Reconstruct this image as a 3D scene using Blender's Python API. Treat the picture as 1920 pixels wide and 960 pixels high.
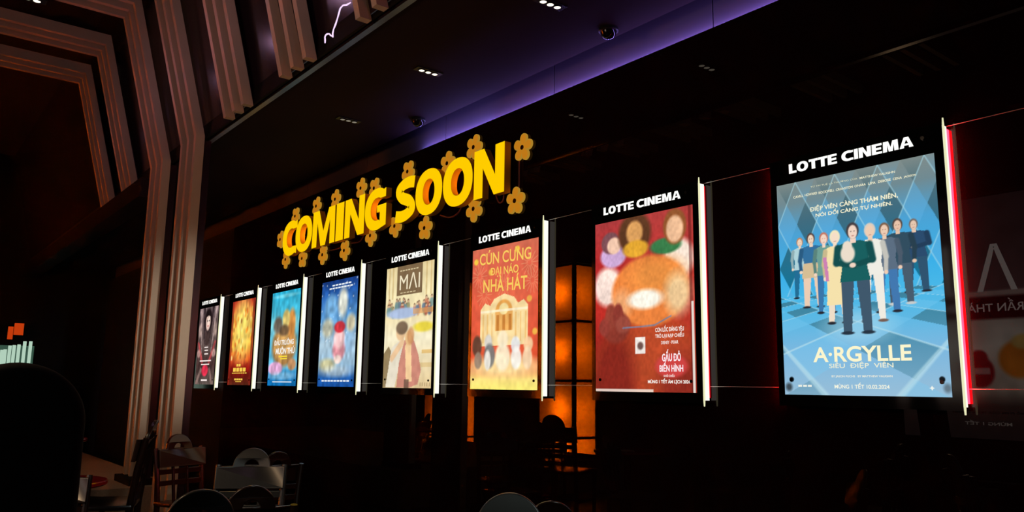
import bpy, bmesh, math, random
import numpy as np
from mathutils import Vector, Matrix

SC = bpy.context.scene
COL = SC.collection
for _o in list(bpy.data.objects):
    bpy.data.objects.remove(_o)
random.seed(7)
PI = math.pi

# ------------------------------------------------------------------ camera
FPX = 1492.91
CAM = Vector((11.029, -3.347, 1.314))
YAW, PITCH, ROLL = -0.9036, 0.1638, 0.0139
_f = Vector((math.sin(YAW) * math.cos(PITCH), math.cos(YAW) * math.cos(PITCH), math.sin(PITCH)))
_r = Vector((math.cos(YAW), -math.sin(YAW), 0))
_u = _r.cross(_f)
_c, _s = math.cos(ROLL), math.sin(ROLL)
RIGHT, UP, FWD = _c * _r + _s * _u, -_s * _r + _c * _u, _f
cam_d = bpy.data.cameras.new('camera')
cam_d.sensor_width = 36
cam_d.lens = FPX / 1920 * 36
cam_d.clip_start = 0.05
cam = bpy.data.objects.new('camera', cam_d)
COL.objects.link(cam)
M3 = Matrix((RIGHT, UP, -FWD)).transposed()
cam.matrix_world = Matrix.Translation(CAM) @ M3.to_4x4()
SC.camera = cam

# ------------------------------------------------------------------ exposure and world
SC.view_settings.view_transform = 'Standard'
SC.view_settings.look = 'None'
SC.view_settings.exposure = 0
SC.view_settings.gamma = 1
SC.view_settings.use_curve_mapping = False
w = bpy.data.worlds.new('world')
SC.world = w
w.use_nodes = True
w.node_tree.nodes['Background'].inputs[0].default_value = (0.6, 0.25, 0.3, 1)
w.node_tree.nodes['Background'].inputs[1].default_value = 0.002

def lamp(name, kind, loc, power, color, radius=0.02, rot=None, **kw):
    d = bpy.data.lights.new(name, kind)
    d.energy = power
    d.color = color
    if kind == 'AREA':
        d.shape = 'RECTANGLE'
        d.size, d.size_y = kw['size']
    else:
        d.shadow_soft_size = radius
    if kind == 'SPOT':
        d.spot_size = kw.get('cone', 1.2)
        d.spot_blend = kw.get('blend', 0.6)
    o = bpy.data.objects.new(name, d)
    COL.objects.link(o)
    o.location = loc
    if rot is not None:
        o.rotation_euler = rot
    return o

def aim(o, target):
    o.rotation_euler = (Vector(target) - Vector(o.location)).to_track_quat('-Z', 'Y').to_euler()

# purple LED lamps washing the stepped arches
PURPLE = (0.85, 0.45, 0.75)
for x, p in ((8.3, 6), (6.95, 6), (5.85, 6), (4.75, 6), (3.65, 6), (2.5, 3), (1.4, 2)):
    lamp('purple_arch_lamp', 'POINT', (x, -1.98, 3.95), p * .36, PURPLE, 0.03)
# added warm fill for the arches, then the downlight over the platform
lamp('warm_arch_fill', 'POINT', (7.6, -4.0, 2.4), 52, (1.0, 0.66, 0.36), 0.15)
o_ = lamp('platform_downlight', 'SPOT', (3.6, -3.0, 4.6), 60, (1.0, 0.7, 0.4), 0.05, cone=0.7)
aim(o_, (2.0, -2.0, 0.4))

o_ = lamp('cool_chair_fill', 'SPOT', (12.0, -2.6, 3.2), 85, (0.86, 1.0, 0.95), 0.08, cone=0.34)  # fill spot added to give the chairs their grey sheen, no fixture
aim(o_, (6.6, -1.6, 0.75))
o_ = lamp('neutral_column_fill', 'SPOT', (12.4, -2.3, 2.2), 1400, (1.0, 0.94, 0.84), 0.08, cone=0.22, blend=1.0)  # unseen spot added to brighten the nearer column's side
aim(o_, (4.15, -1.37, 1.75))
o_ = lamp('cool_chair_fill', 'SPOT', (12.0, -2.2, 3.2), 90, (0.86, 1.0, 0.95), 0.08, cone=0.26)  # second added fill, for the chair at the bottom edge
aim(o_, (8.75, -1.4, 0.9))

# ------------------------------------------------------------------ materials
def lin(c):
    c = np.asarray(c, float) / 255.0
    return np.where(c <= 0.04045, c / 12.92, ((c + 0.055) / 1.055) ** 2.4)

def mat(name, base=(0.5, 0.5, 0.5), rough=0.5, metal=0.0, spec=0.5, noise=None, bump=None):
    m = bpy.data.materials.new(name)
    m.use_nodes = True
    nt = m.node_tree
    b = nt.nodes['Principled BSDF']
    b.inputs['Base Color'].default_value = (*base, 1)
    b.inputs['Roughness'].default_value = rough
    b.inputs['Metallic'].default_value = metal
    b.inputs['Specular IOR Level'].default_value = spec
    if noise:
        sc, amt = noise[:2]
        tc = nt.nodes.new('ShaderNodeTexCoord')
        mp = nt.nodes.new('ShaderNodeMapping')
        if len(noise) > 2:
            mp.inputs['Scale'].default_value = noise[2]
        n = nt.nodes.new('ShaderNodeTexNoise')
        n.inputs['Scale'].default_value = sc
        n.inputs['Detail'].default_value = 4
        r = nt.nodes.new('ShaderNodeMapRange')
        r.inputs['To Min'].default_value = 1 - amt
        r.inputs['To Max'].default_value = 1 + amt
        mx = nt.nodes.new('ShaderNodeMix')
        mx.data_type = 'RGBA'
        mx.blend_type = 'MULTIPLY'
        mx.inputs[0].default_value = 1
        mx.inputs[6].default_value = (*base, 1)
        nt.links.new(tc.outputs['Object'], mp.inputs['Vector'])
        nt.links.new(mp.outputs[0], n.inputs['Vector'])
        nt.links.new(n.outputs['Fac'], r.inputs['Value'])
        nt.links.new(r.outputs[0], mx.inputs[7])
        nt.links.new(mx.outputs[2], b.inputs['Base Color'])
        if bump:
            bp = nt.nodes.new('ShaderNodeBump')
            bp.inputs['Strength'].default_value = bump
            bp.inputs['Distance'].default_value = 0.002
            nt.links.new(n.outputs['Fac'], bp.inputs['Height'])
            nt.links.new(bp.outputs[0], b.inputs['Normal'])
    return m

def emit(name, srgb, strength=1.0):
    m = bpy.data.materials.new(name)
    m.use_nodes = True
    nt = m.node_tree
    for n in list(nt.nodes):
        nt.nodes.remove(n)
    e = nt.nodes.new('ShaderNodeEmission')
    e.inputs[0].default_value = (*lin(srgb), 1)
    e.inputs[1].default_value = strength
    o = nt.nodes.new('ShaderNodeOutputMaterial')
    nt.links.new(e.outputs[0], o.inputs[0])
    return m

def print_mat(name, strength=1.0):
    """backlit print: the colours live in the mesh's 'ink' attribute"""
    m = bpy.data.materials.new(name)
    m.use_nodes = True
    nt = m.node_tree
    for n in list(nt.nodes):
        nt.nodes.remove(n)
    a = nt.nodes.new('ShaderNodeAttribute')
    a.attribute_name = 'ink'
    e = nt.nodes.new('ShaderNodeEmission')
    e.inputs[1].default_value = strength
    o = nt.nodes.new('ShaderNodeOutputMaterial')
    nt.links.new(a.outputs['Color'], e.inputs[0])
    nt.links.new(e.outputs[0], o.inputs[0])
    return m

def mirror_wall(name, refl, tint, diffuse):
    """dark polished glass cladding: a weak clear reflection over a near-black backing"""
    m = bpy.data.materials.new(name)
    m.use_nodes = True
    nt = m.node_tree
    b = nt.nodes['Principled BSDF']
    b.inputs['Base Color'].default_value = (*diffuse, 1)
    b.inputs['Roughness'].default_value = 0.9
    b.inputs['Specular IOR Level'].default_value = 0.0
    g = nt.nodes.new('ShaderNodeBsdfGlossy')
    g.inputs['Color'].default_value = (*tint, 1)
    g.inputs['Roughness'].default_value = 0.0
    mx = nt.nodes.new('ShaderNodeMixShader')
    mx.inputs[0].default_value = refl
    nt.links.new(b.outputs[0], mx.inputs[1])
    nt.links.new(g.outputs[0], mx.inputs[2])
    nt.links.new(mx.outputs[0], nt.nodes['Material Output'].inputs[0])
    return m

def translucent(name, color):
    m = bpy.data.materials.new(name)
    m.use_nodes = True
    nt = m.node_tree
    for n in list(nt.nodes):
        nt.nodes.remove(n)
    t = nt.nodes.new('ShaderNodeBsdfTranslucent')
    t.inputs[0].default_value = (*color, 1)
    o = nt.nodes.new('ShaderNodeOutputMaterial')
    nt.links.new(t.outputs[0], o.inputs[0])
    return m

M = dict(
    wall=mirror_wall('dark_glass_cladding', 0.030, (0.95, 0.88, 0.85), (0.007, 0.0012, 0.0016)),
    wall_plain=mat('dark_maroon_paint', (0.004, 0.0022, 0.0028), 0.8, spec=0.1, noise=(3, .3)),
    upper=mat('upper_wall_paint', (0.075, 0.06, 0.08), 0.9, spec=0.0, noise=(2, .1)),
    ceil=mat('dark_ceiling_paint', (0.016, 0.008, 0.010), 0.85, spec=0.05, noise=(1.5, .2)),
    bulk=mat('dark_polished_panel', (0.018, 0.008, 0.011), 0.25, spec=0.4, noise=(1.2, .3), bump=0.2),
    floor=mat('dark_floor_tile', (0.03, 0.018, 0.014), 0.35, spec=0.3, noise=(4, .3)),
    carpet=mat('brown_carpet', (0.22, 0.16, 0.11), 0.95, spec=0.0, noise=(60, .3)),
    fin=mat('beige_lacquer', (0.42, 0.32, 0.235), 0.6, spec=0.15, noise=(6, .08)),
    finbase=mat('dark_plinth', (0.010, 0.007, 0.006), 0.8, spec=0.05),
    black=mat('black_acrylic', (0.004, 0.004, 0.004), 0.06, spec=0.35),
    matt=mat('black_metal', (0.006, 0.006, 0.006), 0.5, spec=0.2),
    chrome=mat('chrome', (0.8, 0.8, 0.8), 0.15, 1.0),
    steel=mat('steel_cable', (0.75, 0.72, 0.7), 0.35, 0.6),
    white=emit('light_edge_white', (255, 255, 246), 1.03),
    tip=emit('light_edge_tip', (238, 236, 190), 1.0),
    head=emit('header_white', (255, 255, 250), 1.15),
    red=emit('red_led', (255, 9, 18), 60.0),
    redweak=emit('red_led_weak', (255, 30, 46), 1.0),
    yface=emit('sign_yellow_face', (255, 204, 0), 1.0),
    yside=mat('sign_yellow_side', (0.8, 0.36, 0.02), 0.5, spec=0.1),
    wood=mat('dark_varnished_wood', (0.014, 0.006, 0.004), 0.22, spec=0.6, noise=(9, .5, (1, 1, .15))),
    wood_sheen=mat('black_wood_grey_sheen', (0.030, 0.033, 0.032), 0.3, spec=0.6, noise=(9, .4, (1, 1, .15))),  # base colour greyed to carry the sheen of the lit chairs
    wood_red=mat('reddish_varnished_wood', (0.055, 0.007, 0.002), 0.25, spec=0.5, noise=(9, .4, (1, 1, .15))),
    redtop=mat('red_laminate', (0.30, 0.012, 0.014), 0.15, spec=0.6, noise=(3, .1)),
    fabric=mat('black_upholstery', (0.008, 0.008, 0.009), 0.8, spec=0.1, noise=(40, .3)),
    cable=mat('red_brown_wire', (0.30, 0.06, 0.05), 0.5),
    flower_face=emit('flower_yellow_light', (190, 120, 24), 1.0),
    flower_rim=emit('flower_rim_light', (172, 128, 40), 1.0),
    flower_eye=mat('flower_dark_eye', (0.03, 0.004, 0.002), 0.5),
    onyx=translucent('orange_onyx_panel', (1.0, 0.41, 0.02)),
    mull=mat('dark_mullion', (0.01, 0.006, 0.004), 0.5),
    spotlens=emit('downlight_lens', (255, 246, 222), 1.6),
    spotdim=emit('downlight_lens_dim', (170, 160, 140), 0.6),
    purple_led=emit('purple_led', (150, 110, 255), 1.0),
    led_glint=emit('violet_reflection_glow', (235, 205, 245), 1.3),  # emission standing in for a reflected LED
    bar=emit('pale_green_tube', (190, 222, 200), 0.85),
    barback=emit('green_backing_glow', (70, 105, 88), 0.6),
    orangesign=emit('orange_lit_panel', (200, 62, 14), 0.9),
    screen=print_mat('backlit_print', 1.0),
    banner=print_mat('backlit_banner_print', 2.8),
)

# ------------------------------------------------------------------ mesh helpers
def link(name, me, parent=None, mats=(), smooth=False):
    for m in mats:
        me.materials.append(m)
    o = bpy.data.objects.new(name, me)
    COL.objects.link(o)
    if parent is not None:
        o.parent = parent
    if smooth:
        me.polygons.foreach_set('use_smooth', [True] * len(me.polygons))
        try:
            me.set_sharp_from_angle(angle=math.radians(35))
        except Exception:
            pass
    return o

def obj(name, bm, mats, parent=None, smooth=False):
    if not isinstance(mats, (list, tuple)):
        mats = [mats]
    me = bpy.data.meshes.new(name)
    bm.normal_update()
    bm.to_mesh(me)
    bm.free()
    return link(name, me, parent, mats, smooth)

def box(bm, x0, x1, y0, y1, z0, z1, mi=0, bevel=0.0):
    t = bmesh.new()
    bmesh.ops.create_cube(t, size=1)
    for v in t.verts:
        v.co = Vector((x0 + (v.co.x + .5) * (x1 - x0), y0 + (v.co.y + .5) * (y1 - y0), z0 + (v.co.z + .5) * (z1 - z0)))
    if bevel:
        bmesh.ops.bevel(t, geom=list(t.edges), offset=bevel, segments=2, affect='EDGES', profile=0.6)
    merge(bm, t, mi)

def merge(bm, t, mi=0, mtx=None):
    vm = {}
    for v in t.verts:
        vm[v] = bm.verts.new(mtx @ v.co if mtx else v.co)
    for f in t.faces:
        try:
            nf = bm.faces.new([vm[v] for v in f.verts])
            nf.material_index = mi
        except ValueError:
            pass
    t.free()

def tube(bm, pts, r, seg=8, mi=0, cap=True):
    pts = [Vector(p) for p in pts]
    rs = r if isinstance(r, (list, tuple)) else [r] * len(pts)
    rings = []
    up = None
    for i, p in enumerate(pts):
        d = (pts[min(i + 1, len(pts) - 1)] - pts[max(i - 1, 0)]).normalized()
        if up is None:
            up = Vector((0, 0, 1)) if abs(d.z) < 0.9 else Vector((1, 0, 0))
        a = d.cross(up).normalized()
        up = a.cross(d).normalized()
        rings.append([bm.verts.new(p + rs[i] * (math.cos(2 * PI * k / seg) * a + math.sin(2 * PI * k / seg) * up)) for k in range(seg)])
    for i in range(len(rings) - 1):
        for k in range(seg):
            f = bm.faces.new((rings[i][k], rings[i][(k + 1) % seg], rings[i + 1][(k + 1) % seg], rings[i + 1][k]))
            f.material_index = mi
    if cap:
        for rg in (rings[0][::-1], rings[-1]):
            bm.faces.new(rg).material_index = mi

def lathe(bm, prof, seg=32, c=(0, 0, 0), mi=0, closed=False):
    rings = []
    for r, z in prof:
        rings.append([bm.verts.new((c[0] + r * math.cos(2 * PI * k / seg), c[1] + r * math.sin(2 * PI * k / seg), c[2] + z)) for k in range(seg)])
    if closed:
        rings.append(rings[0])
    for i in range(len(rings) - 1):
        for k in range(seg):
            bm.faces.new((rings[i][k], rings[i][(k + 1) % seg], rings[i + 1][(k + 1) % seg], rings[i + 1][k])).material_index = mi
    if closed:
        return
    bm.faces.new(rings[0][::-1]).material_index = mi
    bm.faces.new(rings[-1]).material_index = mi

def prism(bm, poly, axis, a0, a1, mi=0):
    """extrude a 2-D polygon along an axis (0 = x with (y,z) points, 1 = y with (x,z) points)"""
    def P(p, a):
        return (a, p[0], p[1]) if axis == 0 else (p[0], a, p[1])
    va = [bm.verts.new(P(p, a0)) for p in poly]
    vb = [bm.verts.new(P(p, a1)) for p in poly]
    n = len(poly)
    fs = [bm.faces.new(va), bm.faces.new(vb[::-1])]
    for i in range(n):
        fs.append(bm.faces.new((va[i], vb[i], vb[(i + 1) % n], va[(i + 1) % n])))
    for f in fs:
        f.material_index = mi
    bmesh.ops.recalc_face_normals(bm, faces=fs)

def filled(loops, depth=0.0, bevel=0.0):
    """fill 2-D loops (holes by even-odd) into a mesh in the x-y plane, extruded by depth along z (front at +depth/2)"""
    cu = bpy.data.curves.new('tmp', 'CURVE')
    cu.dimensions = '2D'
    cu.fill_mode = 'BOTH'
    cu.extrude = depth / 2
    cu.bevel_depth = bevel
    for lp in loops:
        sp = cu.splines.new('POLY')
        sp.points.add(len(lp) - 1)
        for p, q in zip(sp.points, lp):
            p.co = (q[0], q[1], 0, 1)
        sp.use_cyclic_u = True
    o = bpy.data.objects.new('tmp', cu)
    COL.objects.link(o)
    dg = bpy.context.evaluated_depsgraph_get()
    dg.update()
    me = bpy.data.meshes.new_from_object(o.evaluated_get(dg), depsgraph=dg)
    bpy.data.objects.remove(o)
    bpy.data.curves.remove(cu)
    return me

def text_mesh(s, bold=0.0):
    cu = bpy.data.curves.new('tmp', 'FONT')
    cu.body = s
    cu.offset = bold
    o = bpy.data.objects.new('tmp', cu)
    COL.objects.link(o)
    dg = bpy.context.evaluated_depsgraph_get()
    dg.update()
    me = bpy.data.meshes.new_from_object(o.evaluated_get(dg), depsgraph=dg)
    bpy.data.objects.remove(o)
    bpy.data.curves.remove(cu)
    return me

def text_arrays(s, bold=0.0):
    """lettering as arrays; a crossed D is a D with its own short bar"""
    me = text_mesh(s.replace('Đ', 'D'), bold)
    p, f = mesh_arrays(me)
    bpy.data.meshes.remove(me)
    if 'Đ' in s:
        m1 = text_mesh('D', bold)
        q = mesh_arrays(m1)[0]
        bpy.data.meshes.remove(m1)
        w, top = q[:, 0].max() - q[:, 0].min(), q[:, 1].max()
        for i, ch in enumerate(s):
            if ch == 'Đ':
                m2 = text_mesh(s[:i].replace('Đ', 'D') + 'D', bold)
                xr = mesh_arrays(m2)[0][:, 0].max()
                bpy.data.meshes.remove(m2)
                x0, x1, y0, y1 = xr - 1.13 * w, xr - .48 * w, top * .46, top * .56
                n = len(p)
                p = np.concatenate([p, np.array([[x0, y0, 0], [x1, y0, 0], [x1, y1, 0], [x0, y1, 0]])])
                f = f + [(n, n + 1, n + 2, n + 3)]
    return p, f

def mesh_arrays(me):
    n = len(me.vertices)
    co = np.empty(n * 3)
    me.vertices.foreach_get('co', co)
    return co.reshape(-1, 3), [tuple(p.vertices) for p in me.polygons]

def empty(name, loc, rz=0.0, scale=1.0):
    o = bpy.data.objects.new(name, None)
    o.empty_display_size = 0.1
    COL.objects.link(o)
    o.location = loc
    o.rotation_euler = (0, 0, rz)
    o.scale = (scale,) * 3
    return o

def tag(o, label, cat, group=None):
    o['label'] = label
    o['category'] = cat
    if group:
        o['group'] = group
    return o

def struct(name, bm, m, parent=None, smooth=False):
    o = obj(name, bm, m, parent, smooth)
    if parent is None:
        o['kind'] = 'structure'
    return o

def copy_thing(src, loc, rz, scale=1.0):
    c = src.copy()
    COL.objects.link(c)
    c.location = loc
    c.rotation_euler = (0, 0, rz)
    c.scale = (scale,) * 3
    for ch in src.children:
        d = ch.copy()
        COL.objects.link(d)
        d.parent = c
        for g in ch.children:
            e = g.copy()
            COL.objects.link(e)
            e.parent = d
    return c

# ------------------------------------------------------------------ block letters
def arc(cx, cy, rx, ry, a0, a1, n=28, p=2.0):
    out = []
    for i in range(n + 1):
        a = math.radians(a0 + (a1 - a0) * i / n)
        c, s = math.cos(a), math.sin(a)
        out.append((cx + rx * math.copysign(abs(c) ** (2 / p), c), cy + ry * math.copysign(abs(s) ** (2 / p), s)))
    return out

def stroke(pts, t):
    P = [np.array(p, float) for p in pts]
    sm = []
    for i in range(len(P) - 1):
        a, b, c, d = P[max(i - 1, 0)], P[i], P[i + 1], P[min(i + 2, len(P) - 1)]
        for k in range(8):
            u = k / 8
            sm.append(0.5 * ((2 * b) + (c - a) * u + (2 * a - 5 * b + 4 * c - d) * u * u + (3 * b - a - 3 * c + d) * u ** 3))
    sm.append(P[-1])
    L, R_ = [], []
    for i, q in enumerate(sm):
        d = sm[min(i + 1, len(sm) - 1)] - sm[max(i - 1, 0)]
        d /= np.linalg.norm(d)
        nrm = np.array((-d[1], d[0]))
        L.append(tuple(q + nrm * t / 2))
        R_.append(tuple(q - nrm * t / 2))
    return L + R_[::-1]

def glyph(ch, W, s, h=1.0):
    sv = s * 0.78 if h == 1.0 else s
    if ch == 'I':
        return [[(0, 0), (W, 0), (W, 1), (0, 1)]]
    if ch == 'L':
        return [[(0, 0), (W, 0), (W, sv), (s, sv), (s, 1), (0, 1)]]
    if ch == 'T':
        c = W / 2
        return [[(c - s / 2, 0), (c + s / 2, 0), (c + s / 2, 1 - sv), (W, 1 - sv), (W, 1), (0, 1), (0, 1 - sv), (c - s / 2, 1 - sv)]]
    if ch == 'E':
        k = sv * 0.9
        return [[(0, 0), (W, 0), (W, k), (s, k), (s, .5 - k / 2), (W * .93, .5 - k / 2), (W * .93, .5 + k / 2), (s, .5 + k / 2), (s, 1 - k), (W, 1 - k), (W, 1), (0, 1)]]
    if ch == 'N':
        a = 1.12 * s
        y = .40
        return [[(0, 0), (s, 0), (s, 1 - y), (W - a, 0), (W, 0), (W, 1), (W - s, 1), (W - s, y), (a, 1), (0, 1)]]
    if ch == 'M':
        a = 1.25 * s
        return [[(0, 0), (s, 0), (s * 1.05, .66), (W / 2 - .46 * s, 0), (W / 2 + .46 * s, 0), (W - s * 1.05, .66), (W - s, 0), (W, 0),
                 (W - .03, 1), (W - a - .03, 1), (W / 2, .40), (a + .03, 1), (.03, 1)]]
    if ch == 'A':
        a = 1.05 * s
        k = .22
        m = (W / 2 - .5 * s)
        def xl(y): return a + (W / 2 - a) * y / (1 - .02) * .92
        return [[(0, 0), (a, 0), (xl(k) - .02, k), (W - xl(k) + .02, k), (W - a, 0), (W, 0), (W / 2 + .55 * s, 1), (W / 2 - .55 * s, 1)],
                [(xl(.42) - .02, .40), (W - xl(.42) + .02, .40), (W / 2, .78)]]
    if ch == 'O':
        return [arc(W / 2, .5, W / 2, .515, 0, 360, 48, 2.2)[:-1], arc(W / 2, .5, W / 2 - s, .515 - s * .75, 0, 360, 48, 2.1)[:-1]]
    if ch == 'C':
        o = arc(W * .58, .5, W * .58, .515, 62, 298, 36, 2.15)
        i = arc(W * .60, .5, W * .60 - s, .515 - s * .78, 296, 64, 30, 2.1)
        x1 = W
        return [[(x1, .985)] + o + [(x1, .015), (x1, .015 + s * .74)] + i + [(x1, .985 - s * .74)]]
    if ch == 'G':
        o = arc(W * .56, .5, W * .56, .515, 58, 290, 36, 2.15)
        i = arc(W * .58, .5, W * .58 - s, .515 - s * .78, 285, 60, 30, 2.1)
        b = W * .58
        return [[(W * .97, .965)] + o + [(W, .06), (W, .58), (b, .58), (b, .41), (W - s, .41), (W - s, .19)] + i + [(W * .97, .965 - s * .72)]]
    if ch == 'S':
        t = s * .92
        y1, y0 = 1.015 - t / 2, -.015 + t / 2
        return [stroke([(W * .93, y1 - .03), (W * .68, y1), (W * .38, y1 - .03), (t / 2 + .005, .735), (W * .34, .56), (W * .68, .44), (W - t / 2 - .005, .26), (W * .60, y0 + .03), (W * .32, y0), (W * .03, y0 + .035)], t)]

# ------------------------------------------------------------------ backlit prints
class Print:
    """ink laid down on a fine grid of mesh vertices, u to the right, v downwards, colours in 0-255"""
    def __init__(self, nx, ny, base):
        self.nx, self.ny = nx, ny
        self.U, self.V = np.meshgrid(np.linspace(0, 1, nx), np.linspace(0, 1, ny))
        self.C = np.empty((ny, nx, 3))
        self.C[:] = base
        self.rng = np.random.default_rng(nx * 7 + ny)
        self.asp = 1.343      # height over width

    def put(self, mask, c):
        m = np.clip(mask, 0, 1)[..., None]
        self.C = self.C * (1 - m) + np.asarray(c, float) * m

    def bands(self, stops, alpha=1.0):
        vs = [s[0] for s in stops]
        g = np.stack([np.interp(self.V, vs, [s[1][k] for s in stops]) for k in range(3)], -1)
        self.C = self.C * (1 - alpha) + g * alpha

    def ell(self, cx, cy, rx, ry, c, soft=0.12, a=1.0, rot=0.0):
        x, y = self.U - cx, (self.V - cy) * self.asp
        ry = ry * self.asp
        cr, sr = math.cos(rot), math.sin(rot)
        X, Y = x * cr + y * sr, -x * sr + y * cr
        d = np.sqrt((X / rx) ** 2 + (Y / ry) ** 2)
        self.put(a * np.clip((1 - d) / soft + .5, 0, 1), c)

    def poly(self, pts, c, a=1.0):
        x, y = self.U, self.V
        ins = np.zeros(x.shape, bool)
        n = len(pts)
        for i in range(n):
            x0, y0 = pts[i]
            x1, y1 = pts[(i + 1) % n]
            if y0 == y1:
                continue
            cond = (y0 > y) != (y1 > y)
            ins ^= cond & (x < (x1 - x0) * (y - y0) / (y1 - y0) + x0)
        self.put(a * ins, c)

    def rect(self, u0, v0, u1, v1, c, a=1.0):
        self.put(a * ((self.U >= u0) & (self.U <= u1) & (self.V >= v0) & (self.V <= v1)), c)

    def seg(self, p, q, w, c, a=1.0):
        x, y = self.U, self.V * self.asp
        p, q = (p[0], p[1] * self.asp), (q[0], q[1] * self.asp)
        dx, dy = q[0] - p[0], q[1] - p[1]
        t = np.clip(((x - p[0]) * dx + (y - p[1]) * dy) / (dx * dx + dy * dy), 0, 1)
        d = np.hypot(x - p[0] - t * dx, y - p[1] - t * dy)
        self.put(a * np.clip((w - d) / (w * .5) + .5, 0, 1), c)

    def noise(self, n, amp):
        g = self.rng.random((n + 2, n + 2))
        x, y = self.U * n, self.V * n
        i, j = np.minimum(x.astype(int), n), np.minimum(y.astype(int), n)
        fx, fy = x - i, y - j
        fx, fy = fx * fx * (3 - 2 * fx), fy * fy * (3 - 2 * fy)
        v = (g[j, i] * (1 - fx) + g[j, i + 1] * fx) * (1 - fy) + (g[j + 1, i] * (1 - fx) + g[j + 1, i + 1] * fx) * fy
        self.C = self.C * (1 + amp * (v[..., None] * 2 - 1))

    def person(self, cx, v0, v1, wd, hair, skin, top, legs, gap=.012, skirt=None, arms='down', shoe=(40, 40, 48)):
        """a small standing figure printed between v0 (crown) and v1 (soles); proportions of an adult"""
        H = v1 - v0
        hu = H / 7.0
        w = wd
        hip, sh = v0 + H * .50, v0 + H * .185
        for s in (-1, 1):                                     # legs and shoes
            self.poly([(cx + s * .03 * w, hip - .02 * H), (cx + s * .52 * w, hip - .02 * H), (cx + s * (.44 * w + gap), v1 - .02 * H), (cx + s * (.14 * w + gap), v1 - .02 * H)], legs)
            self.ell(cx + s * (.30 * w + gap), v1 - .008 * H, .24 * w, .016 * H, shoe, .4)
        self.poly([(cx - .62 * w, sh + .01 * H), (cx - .25 * w, sh - .02 * H), (cx + .25 * w, sh - .02 * H), (cx + .62 * w, sh + .01 * H), (cx + .46 * w, v0 + .40 * H), (cx + .56 * w, hip + .03 * H), (cx - .56 * w, hip + .03 * H), (cx - .46 * w, v0 + .40 * H)], top)
        if skirt:
            self.poly([(cx - .5 * w, v0 + .40 * H), (cx + .5 * w, v0 + .40 * H), (cx + .62 * w, v0 + skirt[1] * H), (cx - .62 * w, v0 + skirt[1] * H)], skirt[0])
        dark = tuple(.82 * k for k in top)
        for s in (-1, 1):
            if arms == 'down':
                self.seg((cx + s * .58 * w, sh + .03 * H), (cx + s * .70 * w, v0 + .36 * H), .13 * w, dark)
                self.seg((cx + s * .70 * w, v0 + .36 * H), (cx + s * .66 * w, v0 + .49 * H), .10 * w, dark)
                self.ell(cx + s * .66 * w, v0 + .515 * H, .10 * w, .022 * H, skin, .4)
            else:
                self.seg((cx + s * .58 * w, sh + .03 * H), (cx + s * .66 * w, v0 + .35 * H), .13 * w, dark)
                self.seg((cx + s * .66 * w, v0 + .35 * H), (cx - s * .04 * w, v0 + .39 * H), .10 * w, dark)
                self.ell(cx - s * .06 * w, v0 + .385 * H, .12 * w, .022 * H, skin, .4)
        self.rect(cx - .10 * w, v0 + .12 * H, cx + .10 * w, sh, skin)
        self.ell(cx, v0 + hu * .48, hu * .56, hu * .52, hair, .2)
        self.ell(cx, v0 + hu * .58, hu * .40, hu * .45, skin, .2)
        for s in (-1, 1):
            self.ell(cx + s * .15 * hu, v0 + hu * .52, hu * .07, hu * .04, hair, .4, .7)
        self.ell(cx, v0 + hu * .82, hu * .15, hu * .03, (170, 90, 85), .5, .6)

LINES = {}
def make_print(name, pr, x0, x1, z0, z1, y, texts, parent, mtx=None, m='screen'):
    """the print as one mesh: the inked sheet plus its lettering 1 mm in front (all emissive ink)"""
    ny, nx = pr.ny, pr.nx
    co = np.stack([x0 + pr.U * (x1 - x0), np.full(pr.U.shape, y), z1 - pr.V * (z1 - z0)], -1).reshape(-1, 3)
    idx = np.arange(nx * ny).reshape(ny, nx)
    faces = np.stack([idx[1:, :-1], idx[1:, 1:], idx[:-1, 1:], idx[:-1, :-1]], -1).reshape(-1, 4).tolist()
    cols = lin(np.clip(pr.C, 0, 255)).reshape(-1, 3)
    V, F, Cc = [co], faces, [cols]
    base = len(co)
    for t in texts:
        s, u0, u1, va, vb, c = t[:6]
        bold = t[6] if len(t) > 6 else 0.0
        slope = t[7] if len(t) > 7 else 0.0
        if isinstance(s, str):
            p, f = text_arrays(s, bold)
        else:
            p, f = s
        if len(p) == 0:
            continue
        mn, mxx = p.min(0), p.max(0)
        q = (p[:, :2] - mn[:2]) / np.maximum(mxx[:2] - mn[:2], 1e-6)
        uu = u0 + q[:, 0] * (u1 - u0)
        vv = vb + q[:, 1] * (va - vb) + slope * (uu - u0)
        V.append(np.stack([x0 + uu * (x1 - x0), np.full(len(uu), y - .0012), z1 - vv * (z1 - z0)], -1))
        Cc.append(np.tile(lin(c), (len(uu), 1)))
        F = F + [tuple(i + base for i in ff) for ff in f]
        base += len(p)
    V, Cc = np.concatenate(V), np.concatenate(Cc)
    me = bpy.data.meshes.new(name)
    me.from_pydata(V.tolist(), [], F)
    at = me.attributes.new('ink', 'FLOAT_COLOR', 'POINT')
    at.data.foreach_set('color', np.concatenate([Cc, np.ones((len(Cc), 1))], 1).astype(np.float32).ravel())
    me.update()
    return link(name, me, parent, [M[m]])

# ------------------------------------------------------------------ room shell
XS = [0.0, 1.27, 2.528, 3.785, 5.054, 6.319, 7.6, 8.86]     # left edges of the eight prints
PW, PZ0, PZ1 = 0.7445, 1.30, 2.30
WY = 0.056                                                    # face of the glass-clad wall
ZW, ZC, YE = 3.285, 3.43, -1.30                              # top of that wall, low ceiling, its edge

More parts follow.
